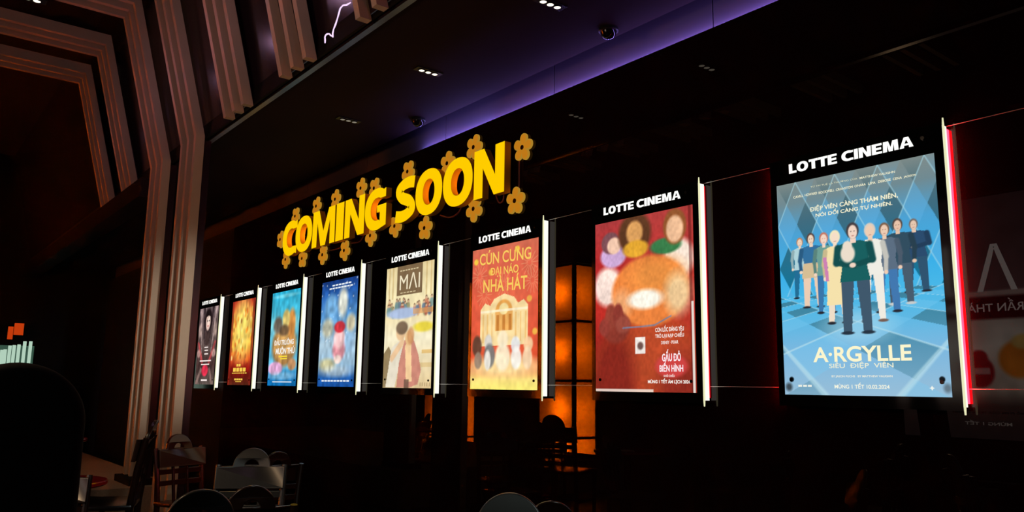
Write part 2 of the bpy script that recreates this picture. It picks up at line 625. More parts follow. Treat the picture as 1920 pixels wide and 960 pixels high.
bm = bmesh.new(); box(bm, -6, 15, -9, 0.6, -0.1, 0); struct('floor', bm, M['floor'])
bm = bmesh.new()
box(bm, 0.95, 15, WY, WY + 0.03, 0, ZW)
struct('wall_back', bm, M['wall'])
bm = bmesh.new()
box(bm, -6, 0.95, WY, WY + 0.03, 0, ZW)
struct('wall_back_end', bm, M['wall_plain'])
# painted fascia set back behind the top edge, in panels with open joints
xj = [15, 11.126, 9.766, 8.406, 7.05, 5.69, 4.33, 2.97, 1.61, -6]
bm = bmesh.new()
for a, b in zip(xj[1:], xj[:-1]):
    box(bm, a + .004, b - .004, WY + .085, WY + .10, ZW - .25, 3.80)
struct('wall_upper', bm, M['upper'])
bm = bmesh.new()
box(bm, -6, 15, WY + .105, 0.30, 2.8, 3.86)
struct('wall_upper_backing', bm, M['wall_plain'])
bm = bmesh.new()
box(bm, -6, 15, YE, -0.04, ZC, ZC + 0.12)
box(bm, -6, 15, -0.08, -0.04, ZC + .12, 3.80)
box(bm, -6, 15, -0.08, WY + .105, 3.80, 3.86)
struct('ceiling', bm, M['ceil'])
bm = bmesh.new(); box(bm, -6, 15, -9, -1.2, 5.45, 5.55); struct('ceiling_high', bm, M['ceil'])
bm = bmesh.new(); box(bm, -6.1, -6, -9, 0.6, 0, 5.5); struct('wall_left', bm, M['wall_plain'])
bm = bmesh.new(); box(bm, 15, 15.1, -9, 0.6, 0, 5.5); struct('wall_right', bm, M['wall_plain'])
bm = bmesh.new(); box(bm, -6, 15, -9.1, -9, 0, 5.5); struct('wall_front', bm, M['wall_plain'])
# sloping bulkhead behind the upper arch fins
bm = bmesh.new()
prism(bm, [(-1.28, ZC - .02), (-1.24, ZC - .02), (-1.70, 5.45), (-1.76, 5.45)], 0, -6, 12)
struct('wall_bulkhead', bm, M['bulk'], smooth=False)
bm = bmesh.new(); box(bm, -6, 2.35, -1.42, -1.20, ZC - .22, ZC - .02); struct('trim_soffit', bm, M['bulk'])
bm = bmesh.new(); box(bm, -6, 12, YE - .02, YE, ZC - .012, ZC + .12); struct('trim_ceiling_edge', bm, M['finbase'])
# raised carpeted platform at the left
bm = bmesh.new()
box(bm, -6, 3.30, -4.6, -1.10, 0, 0.40)
o = struct('floor_platform', bm, M['carpet'])

# LED tube in the cove on top of the wall
bm = bmesh.new()
box(bm, 5.45, 14.5, WY + .058, WY + .070, ZW - .022, ZW - .010)
led = obj('cove_light', bm, M['purple_led'])
tag(led, 'long violet LED strip hidden in the cove above the dark wall', 'light')
lamp('cove_lamp', 'AREA', (10, WY + .064, ZW - .006), 52, (0.38, 0.25, 1.0), rot=(PI, 0, 0), size=(9.2, .010))
lamp('cove_lamp', 'AREA', (5.85, WY + .064, ZW - .006), 5.0, (0.22, 0.26, 1.0), rot=(PI, 0, 0), size=(1.0, .010))

# ------------------------------------------------------------------ stepped arches
ARCH = [(7.515, 0, 'nearest of the beige stepped fin sets, cut off by the top of the picture'),
        (6.392, 0, 'beige triple fins ending at the ceiling edge, left of the violet squiggle'),
        (5.272, 0, 'beige triple fins ending at the ceiling edge, right beside the nearer full column'),
        (4.146, 1, 'nearer full-height beige stepped arch with a kinked column beside the first poster'),
        (3.125, 1, 'farther full-height beige stepped arch whose kinked column stands on the carpeted platform'),
        (1.900, 0, 'beige stepped arch ending short above the dark opening, just left of the farther column'),
        (0.850, 0, 'farthest beige stepped arch at the left, ending lowest above the dark opening')]
outer = [(-1.335, ZC), (-1.746, 5.033), (-5.6, 5.033)]
inner = [(-1.410, ZC), (-1.790, 4.921), (-5.6, 4.921)]
for x, full, lab in ARCH:
    t = empty('stepped_arch', (x, -1.37, 0 if full else ZC - .02))
    tag(t, lab, 'arch', 'stepped arch frames')
    for k in range(3):
        xx = -0.195 * k
        if full:
            z0 = 0.46 if x < 3.5 else 0.06
            poly = [(-1.333, z0)] + outer + inner[::-1] + [(-1.408, z0)]
        else:
            zb = ZC - .035 if x > 3 else ZC - .04
            poly = [(-1.327, zb)] + outer + inner[::-1] + [(-1.402, zb)]
        bm = bmesh.new()
        prism(bm, [(p[0] + 1.37, p[1] - t.location.z) for p in poly], 0, xx - .055, xx)
        obj('fin', bm, M['fin'], t)
    if full:
        bm = bmesh.new()
        zb = 0.40 if x < 3.5 else 0.0
        box(bm, -0.50, 0.05, -0.10, 0.10, zb, zb + .06, bevel=.004)
        obj('base', bm, M['finbase'], t)
        bm = bmesh.new()
        box(bm, -0.47, -0.02, 0.035, 0.10, zb + .06, ZC - .03)
        obj('backing_board', bm, M['bulk'], t)
    else:
        bm = bmesh.new()
        prism(bm, [(.033, 0.02), (.05, 0.02), (-0.35, 5.0 - ZC), (-0.39, 5.0 - ZC)], 0, -0.47, -0.02)
        obj('backing_board', bm, M['bulk'], t)

# LED reflection in the bulkhead panel, traced as a glowing tube between fin sets
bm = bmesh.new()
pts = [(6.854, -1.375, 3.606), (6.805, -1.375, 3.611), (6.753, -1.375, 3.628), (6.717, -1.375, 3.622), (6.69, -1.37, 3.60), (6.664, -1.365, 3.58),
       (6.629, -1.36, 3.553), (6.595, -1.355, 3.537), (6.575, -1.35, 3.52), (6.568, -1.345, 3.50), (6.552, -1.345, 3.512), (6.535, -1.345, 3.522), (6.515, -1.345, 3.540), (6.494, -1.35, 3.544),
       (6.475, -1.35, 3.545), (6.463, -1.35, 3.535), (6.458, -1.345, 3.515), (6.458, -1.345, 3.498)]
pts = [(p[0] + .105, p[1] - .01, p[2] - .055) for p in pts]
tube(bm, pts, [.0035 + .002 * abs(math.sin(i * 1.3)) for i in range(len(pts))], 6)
tag(obj('led_reflection', bm, M['led_glint'], smooth=True), 'wriggling bright violet LED reflection, drawn as a glowing line, near the ceiling edge between beige fins', 'light')

# ------------------------------------------------------------------ ceiling downlights
def downlight(x, y, label, lit=3, m='spotlens', yaw=0.0, z=ZC):
    t = empty('triple_downlight', (x, y, z), yaw)
    tag(t, label, 'ceiling light', 'triple ceiling downlights')
    bm = bmesh.new()
    box(bm, -.035, .035, -.10, .10, -.006, 0, bevel=.002)
    obj('housing', bm, M['matt'], t)
    for k in range(3):
        yy = (k - 1) * .052
        bm = bmesh.new()
        lathe(bm, [(.020, -.012), (.0235, -.012), (.0235, -.005), (.020, -.005)], 20, (0, yy, 0), closed=True)
        obj('ring', bm, M['matt'], t)
        bm = bmesh.new()
        lathe(bm, [(.0005, -.014), (.012, -.0135), (.0195, -.010), (.0195, -.005)], 16, (0, yy, 0))
        obj('lens', bm, M[m] if k < lit else M['matt'], t, True)
    return t
downlight(7.893, -.630, 'brightest triple ceiling downlight, at the top edge of the picture')
downlight(6.629, -.628, 'triple ceiling downlight in the middle of the dark ceiling')
downlight(5.360, -.580, 'faint triple ceiling downlight, the farthest one above the yellow letters', 3, 'spotdim')
downlight(2.85, -2.640, 'triple downlight between the beige arch beams at the far left', 3, z=4.80).scale = (1.6, 1.6, 1)
for x, y, lab in ((7.87, -0.05, 'small dark ceiling dome nearer the camera, below the brightest downlight'), (5.742, -0.06, 'small dark ceiling dome farther off, just above the yellow SOON letters')):
    t = empty('dome_camera', (x, y - .1, ZC))
    tag(t, lab, 'dome', 'ceiling domes')
    bm = bmesh.new(); lathe(bm, [(.055, -.02), (.06, -.016), (.06, 0)], 24); obj('collar', bm, M['matt'], t, True)
    bm = bmesh.new(); lathe(bm, [(.002, -.065), (.025, -.060), (.042, -.045), (.050, -.02)], 24); obj('dome', bm, M['black'], t, True)

# ------------------------------------------------------------------ COMING SOON sign
sign = empty('illuminated_sign', (4.73, 0.01, 2.67))
tag(sign, 'big yellow three-dimensional COMING SOON letters glowing on the dark wall', 'sign')
LET = [('C', 2.780, 3.156), ('O', 3.123, 3.532), ('M', 3.538, 4.054), ('I', 4.073, 4.232), ('N', 4.258, 4.645), ('G', 4.653, 5.043),
       ('S', 5.201, 5.528), ('O', 5.526, 5.922), ('O', 5.934, 6.332), ('N', 6.350, 6.717)]
SZ0, SZ1, SY0, SY1 = 2.672, 3.040, -0.03, 0.026
RX = Matrix.Rotation(PI / 2, 4, 'X')
for ch, a, b in LET:
    Wd = (b - a) / (SZ1 - SZ0)
    st = .30 if ch in 'OCG' else (.295 if ch != 'M' else .30)
    if ch == 'I':
        st = Wd
    me = filled(glyph(ch, Wd, st), (SY1 - SY0) / (SZ1 - SZ0))
    co, fs = mesh_arrays(me)
    bpy.data.meshes.remove(me)
    k = SZ1 - SZ0
    P = np.stack([a + co[:, 0] * k, (SY0 + SY1) / 2 - co[:, 2] * k, SZ0 + co[:, 1] * k], -1) - np.array(sign.location)
    def sub(keep, name, m, parent):
        used = sorted({i for f in keep for i in f})
        mp = {i: j for j, i in enumerate(used)}
        mm = bpy.data.meshes.new(name)
        mm.from_pydata(P[used].tolist(), [], [tuple(mp[i] for i in f) for f in keep])
        mm.update()
        return link(name, mm, parent, [m])
    zf = co[:, 2].max()
    front = [f for f in fs if all(co[i, 2] > zf - 1e-5 for i in f)]
    rest = [f for f in fs if not all(co[i, 2] > zf - 1e-5 for i in f)]
    side = sub(rest, 'letter', M['yside'], sign)
    sub(front, 'letter_face', M['yface'], side)
    zc = (SZ0 + SZ1) / 2 - sign.location.z
    xa = a + st * k * .5 - sign.location.x
    xb = b - st * k * .5 - sign.location.x
    if ch == 'S':
        xa = xb = (a + b) / 2 - sign.location.x
    for xx in {xa, xb}:
        bm = bmesh.new()
        tube(bm, [(xx, SY1 - .01 - .004, zc), (xx, WY - .011, zc)], .006, 8)
        obj('standoff', bm, M['matt'], side)
# warm glow spilling from inside the letters onto their own returns
for xx in (2.96, 3.29, 3.77, 4.41, 4.83, 5.33, 5.71, 6.12, 6.52):
    lamp('letter_glow_lamp', 'POINT', (xx, SY1 - .005, 2.86), 0.25, (1.0, 0.42, 0.03), 0.01)

# flowers around the letters
FL = [(6.834, 2.978, 'large yellow five-petal flower at the upper right end of the sign', 8),
      (6.757, 2.607, 'large yellow five-petal flower below the right end of the sign, under the wire', 5),
      (6.242, 3.118, 'yellow flower half behind the top of the last letter N', 22),
      (6.259, 2.634, 'yellow flower peeking out under the gap of the last O and N', 40),
      (5.883, 3.068, 'yellow flower half hidden behind the top left of the last O', 10),
      (5.272, 3.128, 'yellow flower standing above the S of SOON', 36),
      (5.574, 2.590, 'yellow flower hanging below the S and first O of SOON', 8),
      (5.087, 2.680, 'yellow flower in the low gap between COMING and SOON', 30),
      (4.423, 3.143, 'yellow flower above the N of COMING', 14),
      (4.685, 3.093, 'yellow flower half behind the top of the G', 30),
      (4.652, 2.658, 'yellow flower below the G, half behind it', 38),
      (3.888, 3.133, 'yellow flower above the second half of the M', 12),
      (3.450, 3.138, 'yellow flower above the gap between the first O and the M', 20),
      (2.921, 3.118, 'yellow flower above the letter C', 36),
      (2.542, 2.911, 'yellow flower peeking out left of the letter C', 18),
      (2.727, 2.664, 'yellow flower below the letter C, leftmost of the lower row', 40),
      (3.168, 2.624, 'yellow flower below the first O of COMING', 4),
      (3.662, 2.602, 'bright yellow flower below the M', 44),
      (4.141, 2.585, 'yellow flower below the I, its petals fully in view', 30)]
def petal(bm, ang, r, wdt, y0, y1, mi, grow=0.0):
    pts = []
    n = 22
    for i in range(n):
        a = 2 * PI * i / n
        t = math.cos(a)
        ww = wdt * math.sin(a) * (0.62 + 0.38 * (t * .5 + .5) ** .8)
        ll = r * (.54 + .46 * t)
        ll += grow * t
        ww += grow * math.sin(a)
        pts.append((ll * math.sin(ang) + ww * math.cos(ang), ll * math.cos(ang) - ww * math.sin(ang)))
    prism(bm, pts, 1, y0, y1, mi)
flower0 = None
for x, z, lab, rot in FL:
    if flower0 is None:
        t = empty('flower', (x, WY - .012, z))
        for k in range(5):
            a = k * 2 * PI / 5
            bm = bmesh.new()
            petal(bm, a, .102, .043, -.007, .007, 0)
            p = obj('petal', bm, M['flower_rim'], t)
            bm = bmesh.new()
            petal(bm, a, .101, .042, -.0095, -.0071, 0, -.006)
            obj('petal_face', bm, M['flower_face'], p)
        bm = bmesh.new()
        prism(bm, [(.017 * math.cos(i * PI / 8), .017 * math.sin(i * PI / 8)) for i in range(16)], 1, -.013, -.0096)
        obj('flower_eye', bm, M['flower_eye'], t)
        bm = bmesh.new()
        tube(bm, [(0, .007, 0), (0, .0115, 0)], .008, 8)
        obj('standoff', bm, M['matt'], t)
        flower0 = t
    else:
        t = copy_thing(flower0, (x, WY - .012, z), 0)
    t.rotation_euler = (0, math.radians(rot), 0)
    tag(t, lab, 'flower', 'yellow flowers around the sign')
# wires feeding the flowers
def wire(pts, label, r=.006):
    bm = bmesh.new()
    P = [Vector((p[0], WY - .006, p[1])) for p in pts]
    out = []
    for i in range(len(P) - 1):
        a, b, c, d = P[max(i - 1, 0)], P[i], P[i + 1], P[min(i + 2, len(P) - 1)]
        for k in range(6):
            u = k / 6
            out.append(0.5 * ((2 * b) + (c - a) * u + (2 * a - 5 * b + 4 * c - d) * u * u + (3 * b - a - 3 * c + d) * u ** 3))
    out.append(P[-1])
    tube(bm, out, r, 6)
    tag(obj('wire', bm, M['cable'], smooth=True), label, 'wire', 'red-brown wires feeding the flowers')
wire([(6.786, 2.911), (6.786, 2.832), (6.788, 2.743), (6.786, 2.674)], 'straight red-brown wire joining the two large flowers at the right')
wire([(5.368, 2.723), (5.487, 2.708), (5.566, 2.718), (5.615, 2.743)], 'curved red-brown wire sagging below the S of SOON')
wire([(5.783, 2.664), (5.922, 2.624), (6.040, 2.644), (6.100, 2.713)], 'curved red-brown wire sagging below the two letters O')
wire([(6.515, 2.703), (6.554, 2.634), (6.604, 2.639), (6.613, 2.713)], 'short red-brown wire loop below the last N')
wire([(5.131, 2.960), (5.191, 2.980), (5.230, 2.940), (5.240, 2.782), (5.210, 2.723)], 'thin red-brown wire between the G and the S')
wire([(3.689, 2.644), (3.886, 2.624), (4.044, 2.634), (4.104, 2.683)], 'red-brown wire along the underside of the M and I')
wire([(4.242, 2.644), (4.420, 2.634), (4.499, 2.683)], 'red-brown wire under the N of COMING')

# ------------------------------------------------------------------ the eight prints
def print_blue_crowd():
    p = Print(255, 345, (100, 140, 160))
    p.bands([(0, (128, 140, 138)), (.10, (112, 138, 146)), (.25, (76, 162, 212)), (.45, (60, 176, 232)), (.56, (74, 184, 232)), (.66, (92, 184, 228)), (.8, (124, 184, 224)), (1, (152, 190, 216))])
    a = p.U / .135
    b = p.V / .205
    s, d = np.floor(a + b), np.floor(a - b)
    top = p.V < .545
    par = np.mod(s, 2) + np.mod(d, 2)
    fade = np.interp(p.V, [0, .05, .12, .3], [.15, .45, .9, .95])
    cd = np.stack([np.interp(p.V, [0, .2, .5], [96, 62, 20]), np.interp(p.V, [0, .2, .5], [116, 104, 112]), np.interp(p.V, [0, .2, .5], [116, 122, 146])], -1)
    m = (top & (par == 0)) * fade
    p.C = p.C * (1 - m[..., None]) + cd * m[..., None]
    m2 = (top & (par == 2)) * fade * .5
    p.C = p.C * (1 - m2[..., None]) + np.array((96, 176, 226)) * m2[..., None]
    for k in range(-8, 16):                                     # thin pale argyle lines
        for sg in (1, -1):
            line = np.abs(np.mod(a + sg * b + .5, 2) - 1)
    for sg in (1, -1):
        line = np.abs(np.mod(a + sg * b, 2) - 1)
        p.put(np.clip((.045 - line) / .03, 0, 1) * top * .55, (170, 220, 235))
    w_ = 1 / np.maximum(p.V - .43, .02)                         # floor in perspective
    fa, fb = (p.U - .5) * w_ * .8, w_ * .75
    s, d = np.floor(fa + fb), np.floor(fa - fb)
    par = np.mod(s, 2) + np.mod(d, 2)
    fl = ~top
    p.put(fl * (par == 0) * np.interp(p.V, [.54, .8, 1], [.85, .5, .25]), (58, 118, 140))
    p.put(fl * (par == 2) * .35, (120, 200, 240))
    for sg in (1, -1):
        line = np.abs(np.mod(fa + sg * fb, 2) - 1)
        p.put(np.clip((.05 - line) / .03, 0, 1) * fl * .6, (190, 226, 236))
    p.ell(.5, .70, .20, .07, (176, 220, 238), .8, .5)
    F = [(.148, .272, .557, .085, (190, 130, 90), (240, 214, 190), (176, 212, 218), (36, 110, 150), dict()),
         (.225, .258, .604, .115, (90, 66, 60), (240, 214, 190), (52, 112, 158), (235, 205, 180), dict(skirt=((214, 190, 150), .60))),
         (.312, .264, .634, .10, (196, 120, 100), (244, 214, 196), (110, 160, 150), (58, 118, 170), dict()),
         (.86, .264, .572, .12, (120, 104, 96), (232, 200, 176), (44, 76, 110), (48, 84, 112), dict(arms='fold')),
         (.77, .252, .618, .125, (84, 70, 64), (232, 196, 170), (50, 78, 96), (72, 92, 110), dict(shoe=(200, 205, 205))),
         (.692, .262, .648, .12, (126, 96, 74), (238, 204, 180), (92, 110, 130), (66, 120, 176), dict()),
         (.606, .254, .684, .125, (220, 205, 190), (240, 205, 178), (240, 238, 228), (240, 236, 226), dict(shoe=(120, 92, 80))),
         (.385, .262, .684, .115, (244, 232, 190), (246, 222, 200), (246, 226, 172), (240, 222, 200), dict(skirt=((246, 226, 172), .80))),
         (.500, .240, .732, .170, (70, 62, 66), (244, 214, 196), (26, 96, 96), (64, 88, 108), dict(arms='fold', shoe=(40, 52, 66)))]
    for cx, v0, v1, wd, hair, sk, tp, lg, kw in F:
        p.person(cx, v0, v1, wd, hair, sk, tp, lg, **kw)
    p.ell(.462, .375, .045, .040, (236, 222, 204), .3)                  # pale bundle held by the front figure
    p.ell(.462, .34, .030, .022, (236, 222, 204), .3)
    p.poly([(.30, .38), (.325, .38), (.335, .49), (.315, .49)], (206, 130, 180))
    for u in (.05, .955):
        p.ell(u, .93, .016, .012, (20, 24, 28), .3)
    p.ell(.03, .965, .022, .018, (40, 46, 50), .9, .8)
    p.ell(.98, .965, .02, .018, (70, 76, 82), .9, .6)
    W1, Y1 = (226, 226, 190), (244, 240, 206)
    T = [('TỪ TRÍ TUỆ LẠ THƯỜNG CỦA', .242, .55, .032, .044, W1, .0, .015), ('MATTHEW VAUGHN', .565, .777, .038, .048, Y1, .02, .015),
         ('CAVILL', .119, .19, .066, .078, Y1, .02), ('HOWARD', .20, .285, .066, .078, Y1, .02), ('ROCKWELL', .295, .40, .068, .080, Y1, .02),
         ('CRANSTON', .41, .52, .070, .081, Y1, .02), ("O'HARA", .53, .60, .070, .081, Y1, .02), ('LIPA', .615, .66, .071, .082, Y1, .02),
         ('DEBOSE', .675, .75, .071, .082, Y1, .02), ('CENA', .762, .815, .072, .083, Y1, .02), ('JACKSON', .825, .895, .073, .084, Y1, .02),
         ('ĐIỆP VIÊN CÀNG THÂM NIÊN,', .23, .785, .128, .161, (246, 242, 210), .022, .008), ('NÓI DỐI CÀNG TỰ NHIÊN.', .267, .75, .160, .190, (246, 242, 210), .022, .008),
         ('A·RGYLLE', .205, .802, .786, .854, (252, 246, 206), .022), ('SIÊU  ĐIỆP  VIÊN', .307, .697, .854, .886, (240, 240, 214), .01),
         ('BY JASON FUCHS   BY MATTHEW VAUGHN', .32, .688, .912, .924, (236, 236, 220), .02), ('MÙNG 1 TẾT 10.02.2024', .335, .667, .944, .970, (246, 246, 226), .022)]
    D = np.array([[0, -1, 0], [.4, -.25, 0], [1, 0, 0], [.4, .25, 0], [0, 1, 0], [-.4, .25, 0], [-1, 0, 0], [-.4, -.25, 0]], float)
    T.append(((D, [tuple(range(8))]), .885, .915, .955, .975, (240, 244, 236)))
    for u in (.095, .128, .16):
        D2 = np.array([[0, 0, 0], [1, 0, 0], [1, 1, 0], [0, 1, 0]], float)
        T.append(((D2, [(0, 1, 2, 3)]), u, u + .026, .955, .964, (236, 240, 230)))
    return p, T

def print_red_mound():
    p = Print(150, 240, (172, 44, 44))
    p.bands([(0, (168, 58, 60)), (.25, (184, 44, 44)), (.5, (196, 48, 40)), (1, (150, 34, 28))])
    p.ell(.92, .10, .5, .4, (196, 70, 62), 1.4, .5)
    # soft reddish brown lower mass with furry streaks
    p.ell(.52, 1.02, .60, .46, (178, 62, 34), .15)
    p.ell(.62, .80, .40, .22, (192, 78, 44), .9, .8)
    p.ell(.20, .95, .22, .30, (128, 34, 28), .7, .8)
    p.ell(.86, .98, .2, .2, (120, 30, 30), .9, .6)
    # pale tufts and large orange round mass
    p.ell(.14, .39, .15, .115, (252, 226, 214), .35)
    p.ell(.86, .28, .14, .11, (253, 232, 214), .35)
    p.ell(.57, .44, .385, .20, (234, 130, 62), .12)
    p.ell(.62, .36, .26, .10, (238, 150, 70), 1.0, .8)
    p.ell(.85, .47, .12, .11, (250, 226, 176), .8, .8)
    p.ell(.29, .50, .10, .08, (240, 180, 130), .9, .7)
    p.ell(.53, .485, .17, .055, (252, 246, 230), .5)
    # reddish brown rounded clump at the lower left
    p.ell(.22, .63, .15, .095, (140, 56, 44), .25)
    p.ell(.17, .57, .06, .075, (150, 66, 52), .3)
    p.ell(.25, .565, .055, .07, (142, 58, 48), .3)
    p.ell(.10, .63, .06, .05, (150, 62, 52), .3)
    p.ell(.30, .62, .08, .05, (156, 74, 60), .35)
    # three bright rounded bundles on top, no faces
    p.ell(.20, .21, .14, .07, (206, 170, 214), .25)
    p.ell(.17, .13, .10, .065, (120, 76, 82), .2)
    p.ell(.21, .15, .075, .05, (238, 196, 170), .25)
    p.ell(.43, .10, .17, .125, (96, 58, 36), .25)
    p.ell(.43, .095, .085, .07, (226, 164, 96), .3)
    p.ell(.44, .19, .13, .05, (232, 170, 52), .3)
    p.ell(.74, .20, .15, .045, (60, 128, 76), .3)
    p.ell(.83, .10, .11, .10, (150, 88, 48), .2)
    p.ell(.83, .115, .08, .075, (240, 190, 150), .25)
    p.seg((.30, .64), (.62, .635), .006, (120, 130, 160), .8)
    p.seg((.62, .635), (.78, .59), .006, (120, 130, 160), .8)
    p.rect(.425, .695, .53, .79, (248, 240, 232))
    p.ell(.478, .745, .03, .022, (120, 90, 84), .5)
    p.noise(60, .06)
    p.noise(9, .05)
    p.ell(.775, .86, .15, .062, (214, 70, 70), .3, .9)
    p.rect(.955, 0, .985, 1, (90, 24, 22), .5)
    p.rect(.972, .52, .992, 1, (250, 250, 240), .85)  # backlight leaking at the right edge, put into the ink
    p.rect(.0, .985, .60, 1, (250, 244, 230), .8)
    c = (252, 240, 232)
    T = [('CƠN LỐC ĐÁNG YÊU', .629, .898, .638, .674, c, .025), ('TRỞ LẠI RẠP CHIẾU', .628, .898, .676, .711, c, .025),
         ('DISNEY · PIXAR', .685, .845, .724, .742, c, .015), ('GẤU ĐỎ', .69, .865, .770, .835, (255, 240, 244), .03), ('BIẾN HÌNH', .665, .885, .835, .890, (255, 236, 240), .03),
         ('KHỞI CHIẾU', .704, .805, .900, .918, c, .02), ('MÙNG 1 TẾT ÂM LỊCH 2024', .55, .945, .925, .957, (255, 248, 240), .03)]
    return p, T

def print_red_theatre():
    p = Print(120, 190, (222, 84, 62))
    p.bands([(0, (214, 110, 84)), (.2, (224, 92, 70)), (.5, (222, 66, 48)), (.78, (228, 76, 44)), (.87, (246, 150, 90)), (.93, (252, 226, 130)), (1, (252, 236, 120))])  # backlight overexposure at the foot is put into the pale yellow bands
    for cx, cy in ((.12, .20), (.88, .16), (.5, .28), (.2, .34), (.92, .28)):      # fireworks
        for k in range(14):
            a = k * PI / 7
            p.seg((cx + .03 * math.cos(a), cy + .02 * math.sin(a)), (cx + .12 * math.cos(a), cy + .09 * math.sin(a)), .004, (244, 176, 130), .55)
    for cx, cy in ((.06, .09), (.70, .05), (.30, .18), (.96, .62), (.72, .44), (.88, .40)):
        p.ell(cx, cy, .035, .022, (250, 214, 70), .5, .9)
    # cream theatre front with an arched window
    p.ell(.51, .50, .5, .26, (240, 140, 96), 1.6, .6)
    p.poly([(.15, .70), (.15, .44), (.22, .40), (.30, .42), (.36, .375), (.51, .345), (.66, .375), (.72, .42), (.80, .40), (.86, .44), (.86, .70)], (250, 220, 160))
    p.ell(.51, .47, .13, .085, (236, 168, 84), .12)
    p.rect(.38, .47, .64, .60, (238, 176, 96))
    for u in (.40, .49, .58):
        p.rect(u, .49, u + .045, .60, (196, 120, 50), .8)
    p.ell(.51, .45, .07, .04, (250, 226, 160), .2)
    for u in (.18, .25, .32, .68, .75, .82):
        p.rect(u, .48, u + .022, .68, (236, 186, 110), .7)
    p.rect(.15, .455, .86, .468, (255, 238, 200), .9)
    # row of pale and grey rounded bundles in front
    p.ell(.5, .84, .48, .07, (254, 226, 160), .8, .9)
    for cx, cy, rx, ry, c in ((.10, .70, .075, .075, (96, 66, 52)), (.12, .80, .06, .06, (150, 130, 112)), (.28, .68, .06, .06, (214, 210, 204)), (.30, .77, .085, .085, (120, 122, 122)), (.27, .80, .05, .07, (244, 238, 226)),
                              (.50, .66, .08, .06, (250, 232, 196)), (.50, .78, .11, .095, (254, 240, 206)), (.69, .70, .065, .055, (238, 240, 242)), (.70, .79, .075, .075, (250, 246, 238)), (.87, .70, .065, .05, (246, 206, 158)), (.86, .79, .065, .075, (250, 218, 178))):
        p.ell(cx, cy, rx, ry, c, .3, .92)
    p.noise(26, .06)
    g = (250, 206, 96)
    T = [('CÚN CƯNG', .12, .90, .015, .120, g, .012, .02), ('ĐẠI NÁO', .295, .722, .135, .220, g, .012, .02), ('NHÀ HÁT', .185, .848, .205, .320, g, .014, .02)]
    return p, T

def print_cream_couple():
    p = Print(100, 170, (240, 222, 170))
    p.bands([(0, (232, 212, 160)), (.25, (246, 232, 184)), (.42, (244, 226, 178)), (.6, (250, 240, 206)), (1, (226, 200, 150))])
    for u in (.06, .14, .84, .93):
        p.rect(u, 0, u + .03, .27, (206, 176, 116), .6)
    p.rect(.235, 0, .775, .245, (128, 104, 74))
    rng = random.Random(3)
    for i in range(34):                                          # crowd at a long table
        u, v = rng.uniform(.02, .98), rng.uniform(.29, .36)
        c = rng.choice([(120, 152, 150), (196, 120, 92), (92, 116, 140), (222, 170, 120), (176, 92, 76), (150, 150, 110)])
        p.ell(u, v + .035, .04, .04, c, .4, .85)
        p.ell(u, v - .012, .02, .015, (110, 80, 60), .4, .9)
        p.ell(u, v - .006, .014, .011, (240, 200, 160), .4, .9)
    p.ell(.38, .395, .33, .045, (176, 194, 226), .4)
    p.rect(.6, .37, 1, .41, (226, 160, 96), .7)
    p.ell(.82, .52, .20, .04, (236, 214, 60), .5, .9)
    p.rect(.80, .70, 1, .73, (222, 176, 96), .7)
    p.rect(.72, .80, 1, .84, (220, 190, 130), .7)
    # two people in an embrace, seen from the side
    p.poly([(.02, 1), (.06, .76), (.20, .66), (.34, .62), (.40, .70), (.26, 1)], (236, 226, 204))
    p.poly([(.0, 1), (.0, .72), (.10, .66), (.16, .70), (.06, 1)], (142, 120, 82), .9)
    p.poly([(.30, 1), (.34, .80), (.44, .62), (.60, .58), (.74, .74), (.80, .86), (.74, .97), (.56, 1)], (206, 132, 116), .9)
    p.poly([(.46, .66), (.58, .60), (.62, .95), (.50, .95)], (250, 214, 160), .9)
    p.ell(.36, .555, .10, .065, (236, 196, 150), .25)
    p.ell(.38, .515, .125, .055, (128, 106, 84), .3)
    p.ell(.53, .60, .075, .06, (240, 196, 140), .25)
    p.ell(.57, .585, .07, .07, (206, 146, 96), .4, .8)
    p.seg((.18, .76), (.40, .63), .04, (240, 200, 156))
    p.rect(.46, .93, .56, 1, (110, 84, 70), .8)
    for k in range(5):
        p.rect(.78 + k * .045, .955, .80 + k * .045, .985, (176, 150, 110), .8)
    p.noise(20, .05)
    c = (236, 222, 184)
    def bars(n, u0, u1, va, vb):
        V = np.array([[0, 0, 0], [1, 0, 0], [1, 1, 0], [0, 1, 0]], float)
        return [((V, [(0, 1, 2, 3)]), u0 + (u1 - u0) * k / n, u0 + (u1 - u0) * (k + .75) / n, va, vb, (214, 196, 154)) for k in range(n)]
    return p, [('MΛI', .30, .725, .07, .20, (244, 232, 200), .0)] + bars(7, .30, .70, .035, .045) + bars(5, .32, .66, .222, .230)

